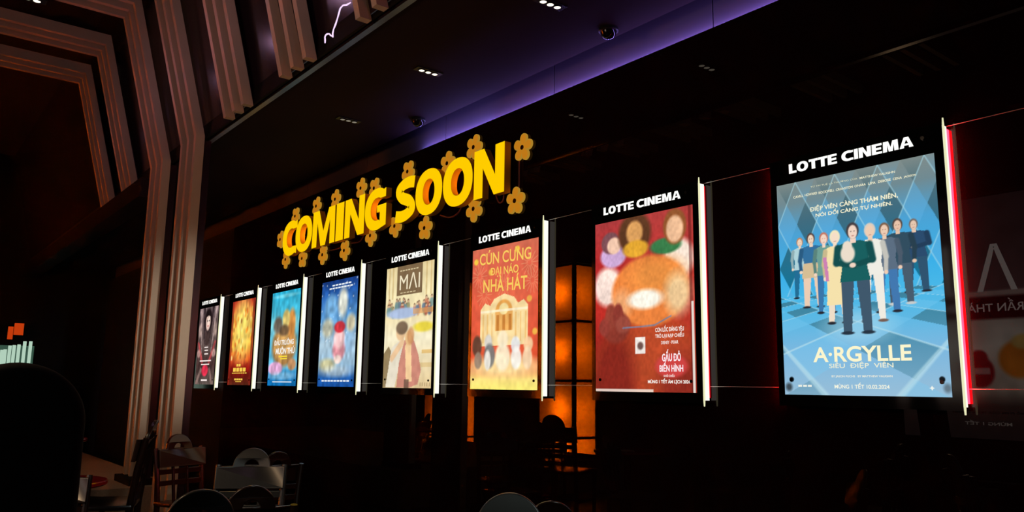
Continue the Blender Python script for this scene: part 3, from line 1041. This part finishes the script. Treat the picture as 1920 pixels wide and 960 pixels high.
def print_blue_snow():
    p = Print(70, 120, (48, 110, 186))
    p.bands([(0, (24, 58, 128)), (.10, (36, 88, 168)), (.35, (90, 150, 204)), (.6, (170, 196, 212)), (.8, (150, 186, 212)), (.92, (36, 96, 176)), (1, (24, 78, 156))])
    rng = random.Random(5)
    for i in range(40):
        p.ell(rng.random(), rng.random() * .6, .012, .008, (226, 240, 250), .6, .8)
    p.ell(.30, .25, .18, .12, (120, 176, 220), .5, .9)
    p.ell(.62, .22, .13, .14, (240, 236, 214), .6, .9)
    p.ell(.22, .45, .16, .09, (206, 196, 160), .6, .8)
    p.ell(.86, .42, .12, .08, (222, 200, 150), .6, .8)
    p.ell(.80, .60, .16, .09, (150, 190, 224), .6, .8)
    p.ell(.56, .66, .17, .10, (228, 150, 160), .4)
    p.ell(.56, .55, .15, .10, (248, 200, 200), .4)
    p.ell(.56, .45, .15, .055, (210, 56, 66), .3)
    p.ell(.54, .75, .10, .04, (250, 220, 210), .5)
    p.ell(.25, .80, .22, .06, (214, 200, 140), .7, .8)
    p.ell(.5, .86, .4, .05, (206, 214, 210), .8, .6)
    p.noise(18, .16)
    V = np.array([[0, 0, 0], [1, 0, 0], [1, 1, 0], [0, 1, 0]], float)
    T = []
    for va, n, u0, u1 in ((.040, 6, .30, .84), (.068, 8, .22, .88), (.94, 9, .12, .9)):
        for k in range(n):
            T.append(((V, [(0, 1, 2, 3)]), u0 + (u1 - u0) * k / n, u0 + (u1 - u0) * (k + .8) / n, va, va + .014, (236, 244, 250)))
    return p, T

def print_blue_island():
    p = Print(60, 110, (40, 160, 205))
    p.bands([(0, (44, 170, 206)), (.2, (70, 190, 222)), (.35, (120, 196, 206)), (.6, (80, 170, 206)), (.8, (110, 190, 220)), (.9, (20, 110, 176)), (1, (16, 110, 176))])
    p.ell(.5, .05, .45, .02, (120, 216, 234), .8, .8)
    p.ell(.52, .58, .43, .22, (176, 130, 74), .25)
    p.ell(.52, .56, .33, .16, (206, 158, 92), .5)
    p.ell(.75, .36, .13, .16, (208, 140, 70), .4)
    p.ell(.55, .30, .13, .10, (214, 190, 110), .4)
    p.ell(.27, .36, .16, .09, (120, 110, 96), .5)
    p.ell(.5, .42, .18, .06, (96, 74, 56), .5, .8)
    p.ell(.25, .82, .26, .07, (226, 172, 214), .3)
    p.ell(.83, .78, .14, .06, (190, 140, 96), .4)
    p.ell(.5, .90, .5, .04, (170, 214, 236), .8, .6)
    p.noise(16, .18)
    c = (250, 246, 236)
    V = np.array([[0, 0, 0], [1, 0, 0], [1, 1, 0], [0, 1, 0]], float)
    T = [('ĐẤU TRƯỜNG', .17, .86, .49, .575, c, .03), ('MUÔN THÚ', .24, .90, .59, .67, c, .03)]
    T += [((V, [(0, 1, 2, 3)]), .36, .66, .688, .703, (250, 220, 60)), ((V, [(0, 1, 2, 3)]), .42, .66, .712, .725, (250, 220, 60)), ((V, [(0, 1, 2, 3)]), .18, .86, .955, .965, (220, 236, 246))]
    return p, T

def print_fire_crowd():
    p = Print(56, 105, (200, 90, 40))
    p.bands([(0, (176, 50, 32)), (.08, (200, 90, 44)), (.3, (240, 176, 70)), (.55, (244, 170, 60)), (.72, (214, 80, 36)), (.80, (146, 24, 18)), (.9, (110, 24, 16)), (1, (92, 40, 24))])
    p.ell(.5, .34, .34, .34, (250, 222, 110), .9, .9)
    rng = random.Random(9)
    for i in range(46):
        p.ell(rng.uniform(.08, .92), rng.uniform(.12, .72), .035, .03, rng.choice([(236, 130, 40), (252, 236, 150), (214, 100, 36), (160, 90, 40), (226, 190, 80)]), .7, .7)
    p.rect(.0, 0, .09, 1, (140, 40, 26), .7)
    p.rect(.92, 0, 1, 1, (128, 34, 26), .7)
    p.noise(16, .18)
    V = np.array([[0, 0, 0], [1, 0, 0], [1, 1, 0], [0, 1, 0]], float)
    q = (V, [(0, 1, 2, 3)])
    T = []
    for u0, u1, va, vb, n in ((.36, .56, .755, .785, 2), (.22, .80, .80, .845, 4), (.18, .84, .857, .867, 7), (.30, .68, .925, .945, 4), (.36, .62, .955, .965, 4)):
        for k in range(n):
            T.append((q, u0 + (u1 - u0) * k / n, u0 + (u1 - u0) * (k + .82) / n, va, vb, (250, 206, 80)))
    return p, T

def print_dark_machine():
    p = Print(54, 105, (60, 48, 46))
    p.bands([(0, (128, 110, 112)), (.15, (96, 78, 78)), (.5, (92, 76, 72)), (.75, (70, 48, 46)), (1, (96, 84, 78))])
    for s in (-1, 1):
        p.poly([(.5 + s * .18, 0), (.5 + s * .30, 0), (.5 + s * .10, .60)], (54, 40, 44), .9)
        p.poly([(.5 + s * .36, 0), (.5 + s * .46, 0), (.5 + s * .22, .70)], (190, 164, 160), .7)
        p.ell(.5 + s * .40, .30, .10, .09, (176, 150, 140), .5, .8)
        p.poly([(.5 + s * .5, .45), (.5 + s * .42, .44), (.5 + s * .12, .72), (.5 + s * .2, .76)], (200, 70, 74), .7)
        p.ell(.5 + s * .40, .60, .10, .05, (214, 170, 160), .5, .7)
        p.poly([(.5 + s * .5, 1), (.5 + s * .25, .78), (.5 + s * .16, .80), (.5 + s * .36, 1)], (150, 120, 112), .7)
    p.ell(.5, .17, .20, .16, (34, 22, 24), .3)
    p.ell(.5, .19, .12, .115, (238, 204, 190), .25)
    p.poly([(.36, .06), (.64, .06), (.62, .13), (.5, .11), (.38, .13)], (30, 20, 22))
    for s in (-1, 1):
        p.ell(.5 + s * .05, .175, .028, .010, (40, 24, 24), .5)
    p.ell(.5, .245, .03, .008, (190, 70, 70), .5)
    p.poly([(.34, .32), (.66, .32), (.58, .50), (.42, .50)], (60, 44, 42), .8)
    p.ell(.5, .82, .17, .075, (220, 50, 76), .25)
    p.noise(18, .22)
    V = np.array([[0, 0, 0], [1, 0, 0], [1, 1, 0], [0, 1, 0]], float)
    q = (V, [(0, 1, 2, 3)])
    T = []
    for u0, u1, va, vb in ((.40, .60, .515, .53), (.42, .60, .555, .568), (.42, .62, .60, .615), (.20, .80, .688, .705), (.28, .72, .735, .75), (.34, .66, .935, .955)):
        T.append((q, u0, u1, va, vb, (250, 236, 230)))
    return p, T

PRINTS = [print_dark_machine, print_fire_crowd, print_blue_island, print_blue_snow, print_cream_couple, print_red_theatre, print_red_mound, print_blue_crowd]
LAB = ['lit poster box with a dark machine-like print around a pale face, farthest left',
       'lit wall poster box with a fiery orange and red print, second from the left',
       'lit wall poster box with a turquoise print of a brown round island',
       'lit wall poster box with a deep blue print and a red-capped pink shape',
       'lit wall poster box with a cream MAI print of an embracing couple',
       'lit wall poster box with a red-orange print of a cream theatre front',
       'lit poster box with a red print filled by a big orange round shape',
       'lit poster box with a blue argyle print of nine standing people, nearest']

def header_mesh():
    """LOTTE CINEMA in wide bold block capitals, unit box"""
    V, F, x = [], [], 0.0
    for ch in 'LOTTE CINEMA':
        if ch == ' ':
            x += .30
            continue
        Wd = dict(L=.66, O=.98, T=.76, E=.74, C=.92, I=.30, N=.92, M=1.12, A=.98)[ch]
        me = filled(glyph(ch, Wd, .30), 0.0)
        co, fs = mesh_arrays(me)
        bpy.data.meshes.remove(me)
        b = len(V)
        V += [(c[0] + x, c[1]) for c in co]
        F += [tuple(i + b for i in f) for f in fs]
        x += Wd + (.07 if ch not in 'LT' else .03)
    V = np.array(V)
    V[:, 0] /= V[:, 0].max()
    return V, F
HV, HF = header_mesh()
BY0, BY1 = 0.0, 0.052
header_me = None
for k in range(8):
    t = empty('poster_lightbox', (XS[k] + PW / 2, BY1, 1.24))
    tag(t, LAB[k], 'poster box', 'lit poster boxes on the wall')
    xa, xb = -PW / 2 - .034, PW / 2 + .038
    L = lambda z: z - 1.24
    bm = bmesh.new()
    box(bm, xa, xb, BY0 - BY1, -.004, L(1.248), L(2.424), 0)
    obj('case', bm, M['black'], t)
    bm = bmesh.new()                                        # glowing right-hand edge of the acrylic
    box(bm, xb, xb + .004, BY0 - BY1 + .001, -.020 if k == 7 else -.006, L(1.262), L(2.410))
    e = obj('lit_edge', bm, M['white'], t)
    bm = bmesh.new()
    tube(bm, [(xb + .004, BY0 - BY1 + .004, L(1.232)), (xb + .004, BY0 - BY1 + .004, L(1.262)), (xb + .004, BY0 - BY1 + .004, L(2.400)), (xb + .004, BY0 - BY1 + .004, L(2.442))], [.0035, .005, .005, .003], 8)
    obj('edge_rod', bm, M['tip'], e)
    if k >= 6:                                             # red LED edge along the back of the nearest boxes
        for x0, x1 in ((xa - .005, xa), (xb, xb + .004)):
            bm = bmesh.new()
            box(bm, x0, x1, -.0195 if k == 7 else -.0055, .0015, L(1.275), L(2.40))
            obj('back_light', bm, M['red' if k == 7 else 'redweak'], t)['label'] = 'red LED edge at the back'
    for xx in (xa + .08, xb - .08):
        for zz in (1.32, 2.36):
            bm = bmesh.new()
            tube(bm, [(xx, -.004, L(zz)), (xx, WY - BY1 - .0005, L(zz))], .012, 10)
            obj('standoff', bm, M['matt'], t)
    # header lettering
    if header_me is None:
        header_me = bpy.data.meshes.new('header_lettering')
        u = .095 + HV[:, 0] * .797
        zz = 2.348 + HV[:, 1] * .047
        header_me.from_pydata(np.stack([-PW / 2 + u * PW, np.full(len(u), BY0 - BY1 - .0015), zz - 1.24], -1).tolist(), [], HF)
        header_me.update()
        link('header_lettering', header_me, t, [M['head']])
    else:
        link('header_lettering', header_me, t)
    pr, T = PRINTS[k]()
    make_print('poster', pr, -PW / 2, PW / 2, L(PZ0), L(PZ1), BY0 - BY1 - .0015, T, t)
    for u, v in ((.945, -.073), (.03, -.062)):
        bm = bmesh.new()
        prism(bm, [(-PW / 2 + u * PW + .0085 * math.cos(i * PI / 8), L(PZ1 - v) + .0085 * math.sin(i * PI / 8)) for i in range(16)], 1, BY0 - BY1 - .008, BY0 - BY1 + .001)
        obj('screw_cap', bm, M['chrome'] if u > .5 else M['black'], t)
    for u, v in ((.052, .933), (.955, .941)):
        bm = bmesh.new()
        prism(bm, [(-PW / 2 + u * PW + .0085 * math.cos(i * PI / 8), L(PZ1 - v) + .0085 * math.sin(i * PI / 8)) for i in range(16)], 1, BY0 - BY1 - .008, BY0 - BY1 - .001)
        obj('screw_cap', bm, M['black'], t)
# steel cables stretched along the wall behind the boxes
for z, lab in ((2.418, 'upper thin steel cable stretched along the wall behind the poster boxes'), (1.333, 'lower thin steel cable stretched along the wall behind the poster boxes')):
    bm = bmesh.new()
    tube(bm, [(0.3, WY - .0018, z), (14.8, WY - .0018, z)], .0016, 6)
    tag(obj('steel_cable', bm, M['steel']), lab, 'cable')

# ------------------------------------------------------------------ orange lit pillars (they show mirrored in the glass wall)
def pillar(x0, x1, yf, depth, zs, label):
    ztop = zs[-1]
    t = empty('lit_pillar', ((x0 + x1) / 2, yf - depth / 2, 0))
    tag(t, label, 'pillar', 'orange lit pillars')
    hw, hd = (x1 - x0) / 2, depth / 2
    bm = bmesh.new()
    for sx in (-1, 1):
        for sy in (-1, 1):
            box(bm, sx * hw - .03, sx * hw + .03, sy * hd - .03, sy * hd + .03, 0, ztop + .05)
    for z in zs:
        for s in (-1, 1):
            box(bm, -hw, hw, s * hd - .02, s * hd + .02, z - .02, z + .02)
            box(bm, s * hw - .02, s * hw + .02, -hd, hd, z - .02, z + .02)
    box(bm, -hw, hw, -hd, hd, 0, zs[0] - .02)
    box(bm, -hw - .05, hw + .05, -hd - .05, hd + .05, ztop + .03, ztop + .12)
    obj('frame', bm, M['mull'], t)
    for i in range(len(zs) - 1):
        for nm, c in (('f', None), ('s', None)):
            bm = bmesh.new()
            if nm == 'f':
                box(bm, -hw + .03, hw - .03, hd - .006, hd, zs[i] + .02, zs[i + 1] - .02)
            else:
                box(bm, hw - .006, hw, -hd + .03, hd - .03, zs[i] + .02, zs[i + 1] - .02)
            obj('panel', bm, M['onyx'], t)
        lamp('pillar_bulb', 'POINT', (t.location.x + hw * .25, t.location.y + hd * .35, (zs[i] + zs[i + 1]) / 2), PIL_W, (1.0, 0.80, 0.40), 0.05)
    bm = bmesh.new()
    box(bm, -hw + .03, hw - .03, -hd, -hd + .01, .3, ztop)
    box(bm, -hw, -hw + .01, -hd + .03, hd - .03, .3, ztop)
    obj('back_panel', bm, M['mull'], t)
PIL_W = 105
PY = 2 * WY - 6.5
pillar(-0.60, 0.38, PY, .55, [.08, .44, 1.45, 2.53, 3.58], 'orange lit panel pillar mirrored in the wall between the red theatre and red mound posters')
pillar(-4.62, -3.40, PY, .55, [.08, .25, 1.36, 2.49, 3.60], 'orange lit panel pillar mirrored in the wall beside the cream couple poster')
for x, lab in ((.12, 'small round lamp above the nearer orange pillar, mirrored beside the red theatre poster'), (-3.58, 'small round lamp above the farther orange pillar, mirrored beside the cream poster')):
    t = empty('ceiling_spot', (x, PY + .35, 3.72))
    tag(t, lab, 'lamp', 'lamps above the orange pillars')
    bm = bmesh.new(); tube(bm, [(0, 0, 0), (0, 0, 1.73)], .01, 8); obj('rod', bm, M['matt'], t)
    bm = bmesh.new(); lathe(bm, [(.05, -.03), (.055, -.03), (.05, .05), (.012, .06)], 20); obj('shade', bm, M['matt'], t, True)
    bm = bmesh.new(); lathe(bm, [(.001, -.045), (.03, -.042), (.048, -.03), (.048, -.02)], 20); obj('bulb', bm, M['spotlens'], t, True)

# ------------------------------------------------------------------ large film banner opposite the wall (seen mirrored at the right edge)
def banner_print():
    p = Print(120, 160, (30, 20, 22))
    p.asp = 1.3
    p.bands([(0, (60, 44, 46)), (.395, (92, 66, 68)), (.40, (160, 136, 130)), (.418, (150, 126, 120)), (.425, (60, 14, 18)), (.51, (66, 16, 20)), (.52, (170, 156, 146)), (.62, (206, 196, 184)), (.80, (176, 160, 146)), (.87, (70, 54, 50)), (1, (50, 40, 40))])
    p.ell(.56, .73, .075, .065, (140, 26, 32), .2)
    p.ell(.56, .67, .045, .03, (144, 30, 36), .3)
    p.rect(.51, .715, .60, .74, (190, 166, 160), .7)
    p.ell(.75, .73, .05, .05, (146, 36, 40), .3)
    p.ell(.36, .68, .10, .075, (206, 120, 40), .25)
    p.ell(.33, .61, .06, .03, (196, 160, 90), .4)
    p.ell(.90, .72, .07, .07, (140, 80, 60), .4)
    p.noise(20, .08)
    c = (206, 196, 192)
    T = [('TRẤN THÀNH ẢNH', .27, .86, .432, .484, (214, 196, 192), .01), ('BỘ PHIM CỦA TRẤN THÀNH', .36, .72, .885, .900, (20, 16, 16), .02), ('MÙNG 1 TẾT', .42, .66, .925, .945, (150, 140, 134), .02),
         ('M', .02, .26, .204, .40, c), ('\u039b', .335, .541, .204, .40, c), ('I', .660, .680, .204, .40, c)]
    return p, T
bx0, bx1, by = 7.05, 8.75, -4.76
t = empty('film_banner', ((bx0 + bx1) / 2, by, 0))
tag(t, 'large backlit film banner mirrored, its lettering reversed, in the wall right of the last poster', 'banner')
BZ0, BZ1 = .90, 3.20
bm = bmesh.new()
box(bm, -(bx1 - bx0) / 2 - .05, (bx1 - bx0) / 2 + .05, -.14, -.012, BZ0 - .05, BZ1 + .05)
box(bm, -.7, -.6, -.12, -.04, 0, BZ0); box(bm, .6, .7, -.12, -.04, 0, BZ0)
obj('frame', bm, M['matt'], t)
pr, T = banner_print()
s = make_print('print', pr, -(bx1 - bx0) / 2, (bx1 - bx0) / 2, BZ0, BZ1, 0, T, t, m='banner')
s.rotation_euler = (0, 0, PI)

# ------------------------------------------------------------------ chairs
def chair_parts(t, wm):
    # local: seat faces +y, back at y = -0.19, crest towards +z
    bm = bmesh.new()
    box(bm, -.215, .215, -.19, .22, .425, .455, bevel=.012)
    obj('seat', bm, wm, t, True)
    for s in (-1, 1):
        bm = bmesh.new()
        tube(bm, [(s * .19, -.165, 0), (s * .19, -.175, .43), (s * .192, -.20, .65), (s * .195, -.235, .828)], [.016, .021, .019, .017], 10)
        obj('back_post', bm, wm, t, True)
        bm = bmesh.new()
        tube(bm, [(s * .185, .185, 0), (s * .19, .19, .43)], [.015, .021], 10)
        obj('leg', bm, wm, t, True)
        bm = bmesh.new()
        tube(bm, [(s * .187, -.17, .20), (s * .187, .187, .20)], .011, 8)
        obj('stretcher', bm, wm, t, True)
    bm = bmesh.new()
    tube(bm, [(-.187, .02, .20), (.187, .02, .20)], .010, 8)
    obj('stretcher', bm, wm, t, True)
    # crest: rail with a half-round arch and a half-moon hole
    R, r = .105, .046
    zr = .815
    outer = [(-.195, .700), (.195, .700), (.195, zr)] + [(R * math.cos(a), zr + R * math.sin(a)) for a in [PI * i / 24 for i in range(25)]] + [(-.195, zr)]
    hole = [(r * math.cos(a), zr + .004 + r * math.sin(a)) for a in [PI * i / 16 for i in range(17)]]
    me = filled([outer, hole], .014, .006)
    bm = bmesh.new()
    bm.from_mesh(me)
    bpy.data.meshes.remove(me)
    for v in bm.verts:
        x, z, y = v.co.x, v.co.y, v.co.z
        lean = -.225 - (z - .78) * .16 + .05 * (x / .2) ** 2 - .012
        v.co = Vector((x, lean - y, z))
    obj('crest', bm, wm, t, True)
    for z, y in ((.64, -.197), (.56, -.186)):
        bm = bmesh.new()
        prism(bm, [(-.19, z), (.19, z), (.19, z + .035), (-.19, z + .035)], 1, y - .009, y + .009)
        obj('back_rail', bm, wm, t)
    for x in (-.06, .06):
        bm = bmesh.new()
        tube(bm, [(x, -.165, .44), (x, -.185, .56), (x, -.197, .66), (x, -.225, .755)], .012, 8)
        obj('spindle', bm, wm, t, True)

CH = {}
def chair(px, py, depth, yaw, label, kind='wood', at=None, group='round-crested wooden chairs'):
    """put a chair so that its crest top meets the sight line; yaw = direction its seat faces"""
    if at is None:
        d = (px - 960) / FPX * RIGHT + (480 - py) / FPX * UP + FWD
        P = CAM + depth * d
    else:
        P = Vector(at)
    sc = P.z / .92
    off = Vector((math.sin(yaw), -math.cos(yaw), 0)) * (-.25 * sc)     # crest sits behind the chair's origin
    loc = Vector((P.x, P.y, 0)) + off
    if kind not in CH:
        t = empty('dining_chair', loc, yaw, sc)
        chair_parts(t, M[kind])
        CH[kind] = t
    else:
        t = copy_thing(CH[kind], loc, yaw, sc)
    tag(t, label, 'chair', group)
    return t
def facing(px, dep=4.0, away=True):
    d = (px - 960) / FPX * RIGHT + FWD
    a = math.atan2(-d.x, d.y)
    return a if away else a + PI
chair(475, 842, 4.90, facing(475, away=False) - .15, 'black round-crested chair with a grey sheen, left of centre among the lower chairs', 'wood_sheen')
chair(522, 848, 5.55, facing(522) + .35, 'dark round-crested chair right behind the grey-sheened chair, only its right rim catching light', 'wood')
chair(380, 920, 2.75, facing(380) + .1, 'near dark chair whose rounded top peeks up at the bottom edge, left of its pair', 'wood_sheen')
chair(474, 912, 3.50, facing(474) + .1, 'dark chair whose rounded top peeks up just below the grey-sheened chair', 'wood')
chair(956, 928, 2.70, facing(956, away=False), 'grey-sheened chair top peeking up at the bottom edge in mid picture', 'wood_sheen')
chair(1034, 941, 3.20, facing(1034) + .05, 'dark chair top with orange rim light at the bottom edge, right of the grey', 'wood')
chair(335, 815, 6.10, facing(335, away=False) + .62, 'reddish brown round-crested chair in front of the nearer beige column', 'wood_red')
chair(290, 789, 5.55, facing(290) + 1.45, 'dark chair seen edge-on just left of the reddish chair, before the columns', 'wood')
chair(95, 858, 4.20, facing(95, away=False) - .2, 'black chair with one thin highlight in the dark lower left corner', 'wood')
def mirrored(px, py, depth, yaw, label, kind='wood'):
    d = (px - 960) / FPX * RIGHT + (480 - py) / FPX * UP + FWD
    P = CAM + depth * d
    chair(0, 0, 0, PI - yaw, label, kind, at=(P.x, 2 * WY - P.y, P.z))
mirrored(1030, 790, 9.5, facing(1030), 'dark chair mirrored as a black outline against the nearer orange pillar, ring crest in full', 'wood')
mirrored(1004, 790, 8.85, facing(1004, away=False), 'dark chair mirrored beside the ring-crested one, half hidden below the red theatre poster', 'wood')
mirrored(803, 776, 10.6, facing(803) + 1.3, 'dark chair mirrored edge-on against the farther orange pillar', 'wood')

# ------------------------------------------------------------------ red-topped tables, tall armchair
def table(x, y, ztop, r, label, card):
    t = empty('round_table', (x, y, 0 if x > 3.4 else .40))
    zt = ztop - t.location.z
    tag(t, label, 'table', 'red round tables')
    bm = bmesh.new(); lathe(bm, [(r - .01, zt - .03), (r, zt - .022), (r, zt - .006), (r - .006, zt)], 48); obj('tabletop', bm, M['redtop'], t, True)
    bm = bmesh.new(); lathe(bm, [(.05, 0.02), (.035, .06), (.03, .3), (.035, zt - .06), (.10, zt - .03)], 24); obj('pedestal', bm, M['matt'], t, True)
    bm = bmesh.new(); lathe(bm, [(.22, 0), (.22, .012), (.05, .03)], 32); obj('foot', bm, M['matt'], t, True)
    bm = bmesh.new()
    box(bm, -.09, .09, -.06, .06, 0, .004, bevel=.001)
    c = obj('menu_card', bm, mat('card_' + label[:6], card, .5))
    c.location = (x + .06, y + .08, ztop)
    c.rotation_euler = (0, 0, .5)
    tag(c, 'pale card lying on the ' + ('nearer' if x > 4 else 'farther') + ' red round table at the lower left', 'card', 'cards on the red tables')
table(5.40, -2.46, .72, .33, 'nearer red round table at the lower left, half hidden by black', (.75, .62, .55))
table(2.6, -2.06, .80, .33, 'farther red round table, a thin dim red line left of the columns', (.5, .3, .2))

a = facing(60)
t = empty('armchair', CAM + 2.45 * ((60 - 960) / FPX * RIGHT + FWD) - Vector((0, 0, 0)), a + PI)
t.location.z = 0
tag(t, 'tall black round-backed armchair, a dark outline at the lower left corner', 'armchair')
bm = bmesh.new()
R = .165
prof = [(-R, .40), (R, .40)] + [(R * math.copysign(abs(math.cos(q)) ** 1.0, math.cos(q)), 1.185 + .155 * math.sin(q)) for q in [PI * i / 24 for i in range(25)]]
me = filled([prof], .05, .03)
bm.from_mesh(me); bpy.data.meshes.remove(me)
for v in bm.verts:
    x, z, y = v.co.x, v.co.y, v.co.z
    v.co = Vector((x, -.03 - y - (z - .4) * .08, z))
obj('backrest', bm, M['fabric'], t, True)
bm = bmesh.new(); box(bm, -.26, .26, -.02, .46, .32, .46, bevel=.04); obj('seat', bm, M['fabric'], t, True)
for s in (-1, 1):
    bm = bmesh.new(); box(bm, s * .27 - .04, s * .27 + .04, -.02, .42, .34, .66, bevel=.03); obj('armrest', bm, M['fabric'], t, True)
    for yy in (.02, .40):
        bm = bmesh.new(); tube(bm, [(s * .23, yy, 0), (s * .22, yy, .33)], [.014, .02], 8); obj('leg', bm, M['wood'], t, True)

# ------------------------------------------------------------------ far left: row of pale tubes and orange panels on the left wall
LX = -5.6
def on_x(px, py, X):
    d = (px - 960) / FPX * RIGHT + (480 - py) / FPX * UP + FWD
    return CAM + d * ((X - CAM.x) / d.x)
t = empty('tube_light_rack', on_x(40, 690, LX))
o0 = t.location.copy()
tag(t, 'row of pale green-white upright light tubes glowing at the far left', 'light')
bm = bmesh.new()
pa, pb = on_x(-30, 655, LX), on_x(66, 640, LX)
za = on_x(10, 700, LX).z
box(bm, -.06, -.03, pa.y - o0.y, pb.y - o0.y, za - o0.z - .35, (pa.z + pb.z) / 2 - o0.z + .0)
obj('backing', bm, M['barback'], t)
for px, py in ((-22, 661), (-12, 660), (-4, 657), (4, 656), (10, 655), (19, 648), (27, 647), (36, 646), (47, 640), (58, 640)):
    p = on_x(px, py, LX)
    bm = bmesh.new()
    tube(bm, [(0, p.y - o0.y, p.z - o0.z), (0, p.y - o0.y, za - .45 - o0.z)], .027, 10)
    obj('tube', bm, M['bar'], t, True)
bm = bmesh.new(); box(bm, -.10, -.06, pa.y - o0.y - .2, pb.y - o0.y + .2, -1.2, .0); obj('rear_board', bm, M['matt'], t)
bm = bmesh.new(); box(bm, -.4, .06, pa.y - o0.y - .2, pb.y - o0.y + .2, -(o0.z - .40), za - o0.z - .40); obj('counter', bm, M['matt'], t)
for (q0, q1), lab in ((((15, 612), (25, 636)), 'smaller orange lit panel above the pale tubes, the left one'), (((27, 606), (45, 628)), 'larger orange lit panel above the pale tubes, the right one')):
    my = (q0[1] + q1[1]) / 2
    mx = (q0[0] + q1[0]) / 2
    a_, b_ = on_x(mx, q0[1], LX), on_x(mx, q1[1], LX)
    l_, r_ = on_x(q0[0], my, LX), on_x(q1[0], my, LX)
    t = empty('orange_panel', (LX - .05, (l_.y + r_.y) / 2, b_.z))
    tag(t, lab, 'lit panel', 'orange lit panels at the far left')
    h = a_.z - b_.z
    wdt = abs(r_.y - l_.y)
    bm = bmesh.new(); box(bm, 0, .02, -wdt / 2, wdt / 2, 0, h, bevel=.004); obj('panel', bm, M['orangesign'], t)
    bm = bmesh.new(); box(bm, -.35, 0, -wdt / 2 + .01, wdt / 2 - .01, .01, h - .01); obj('housing', bm, M['matt'], t)
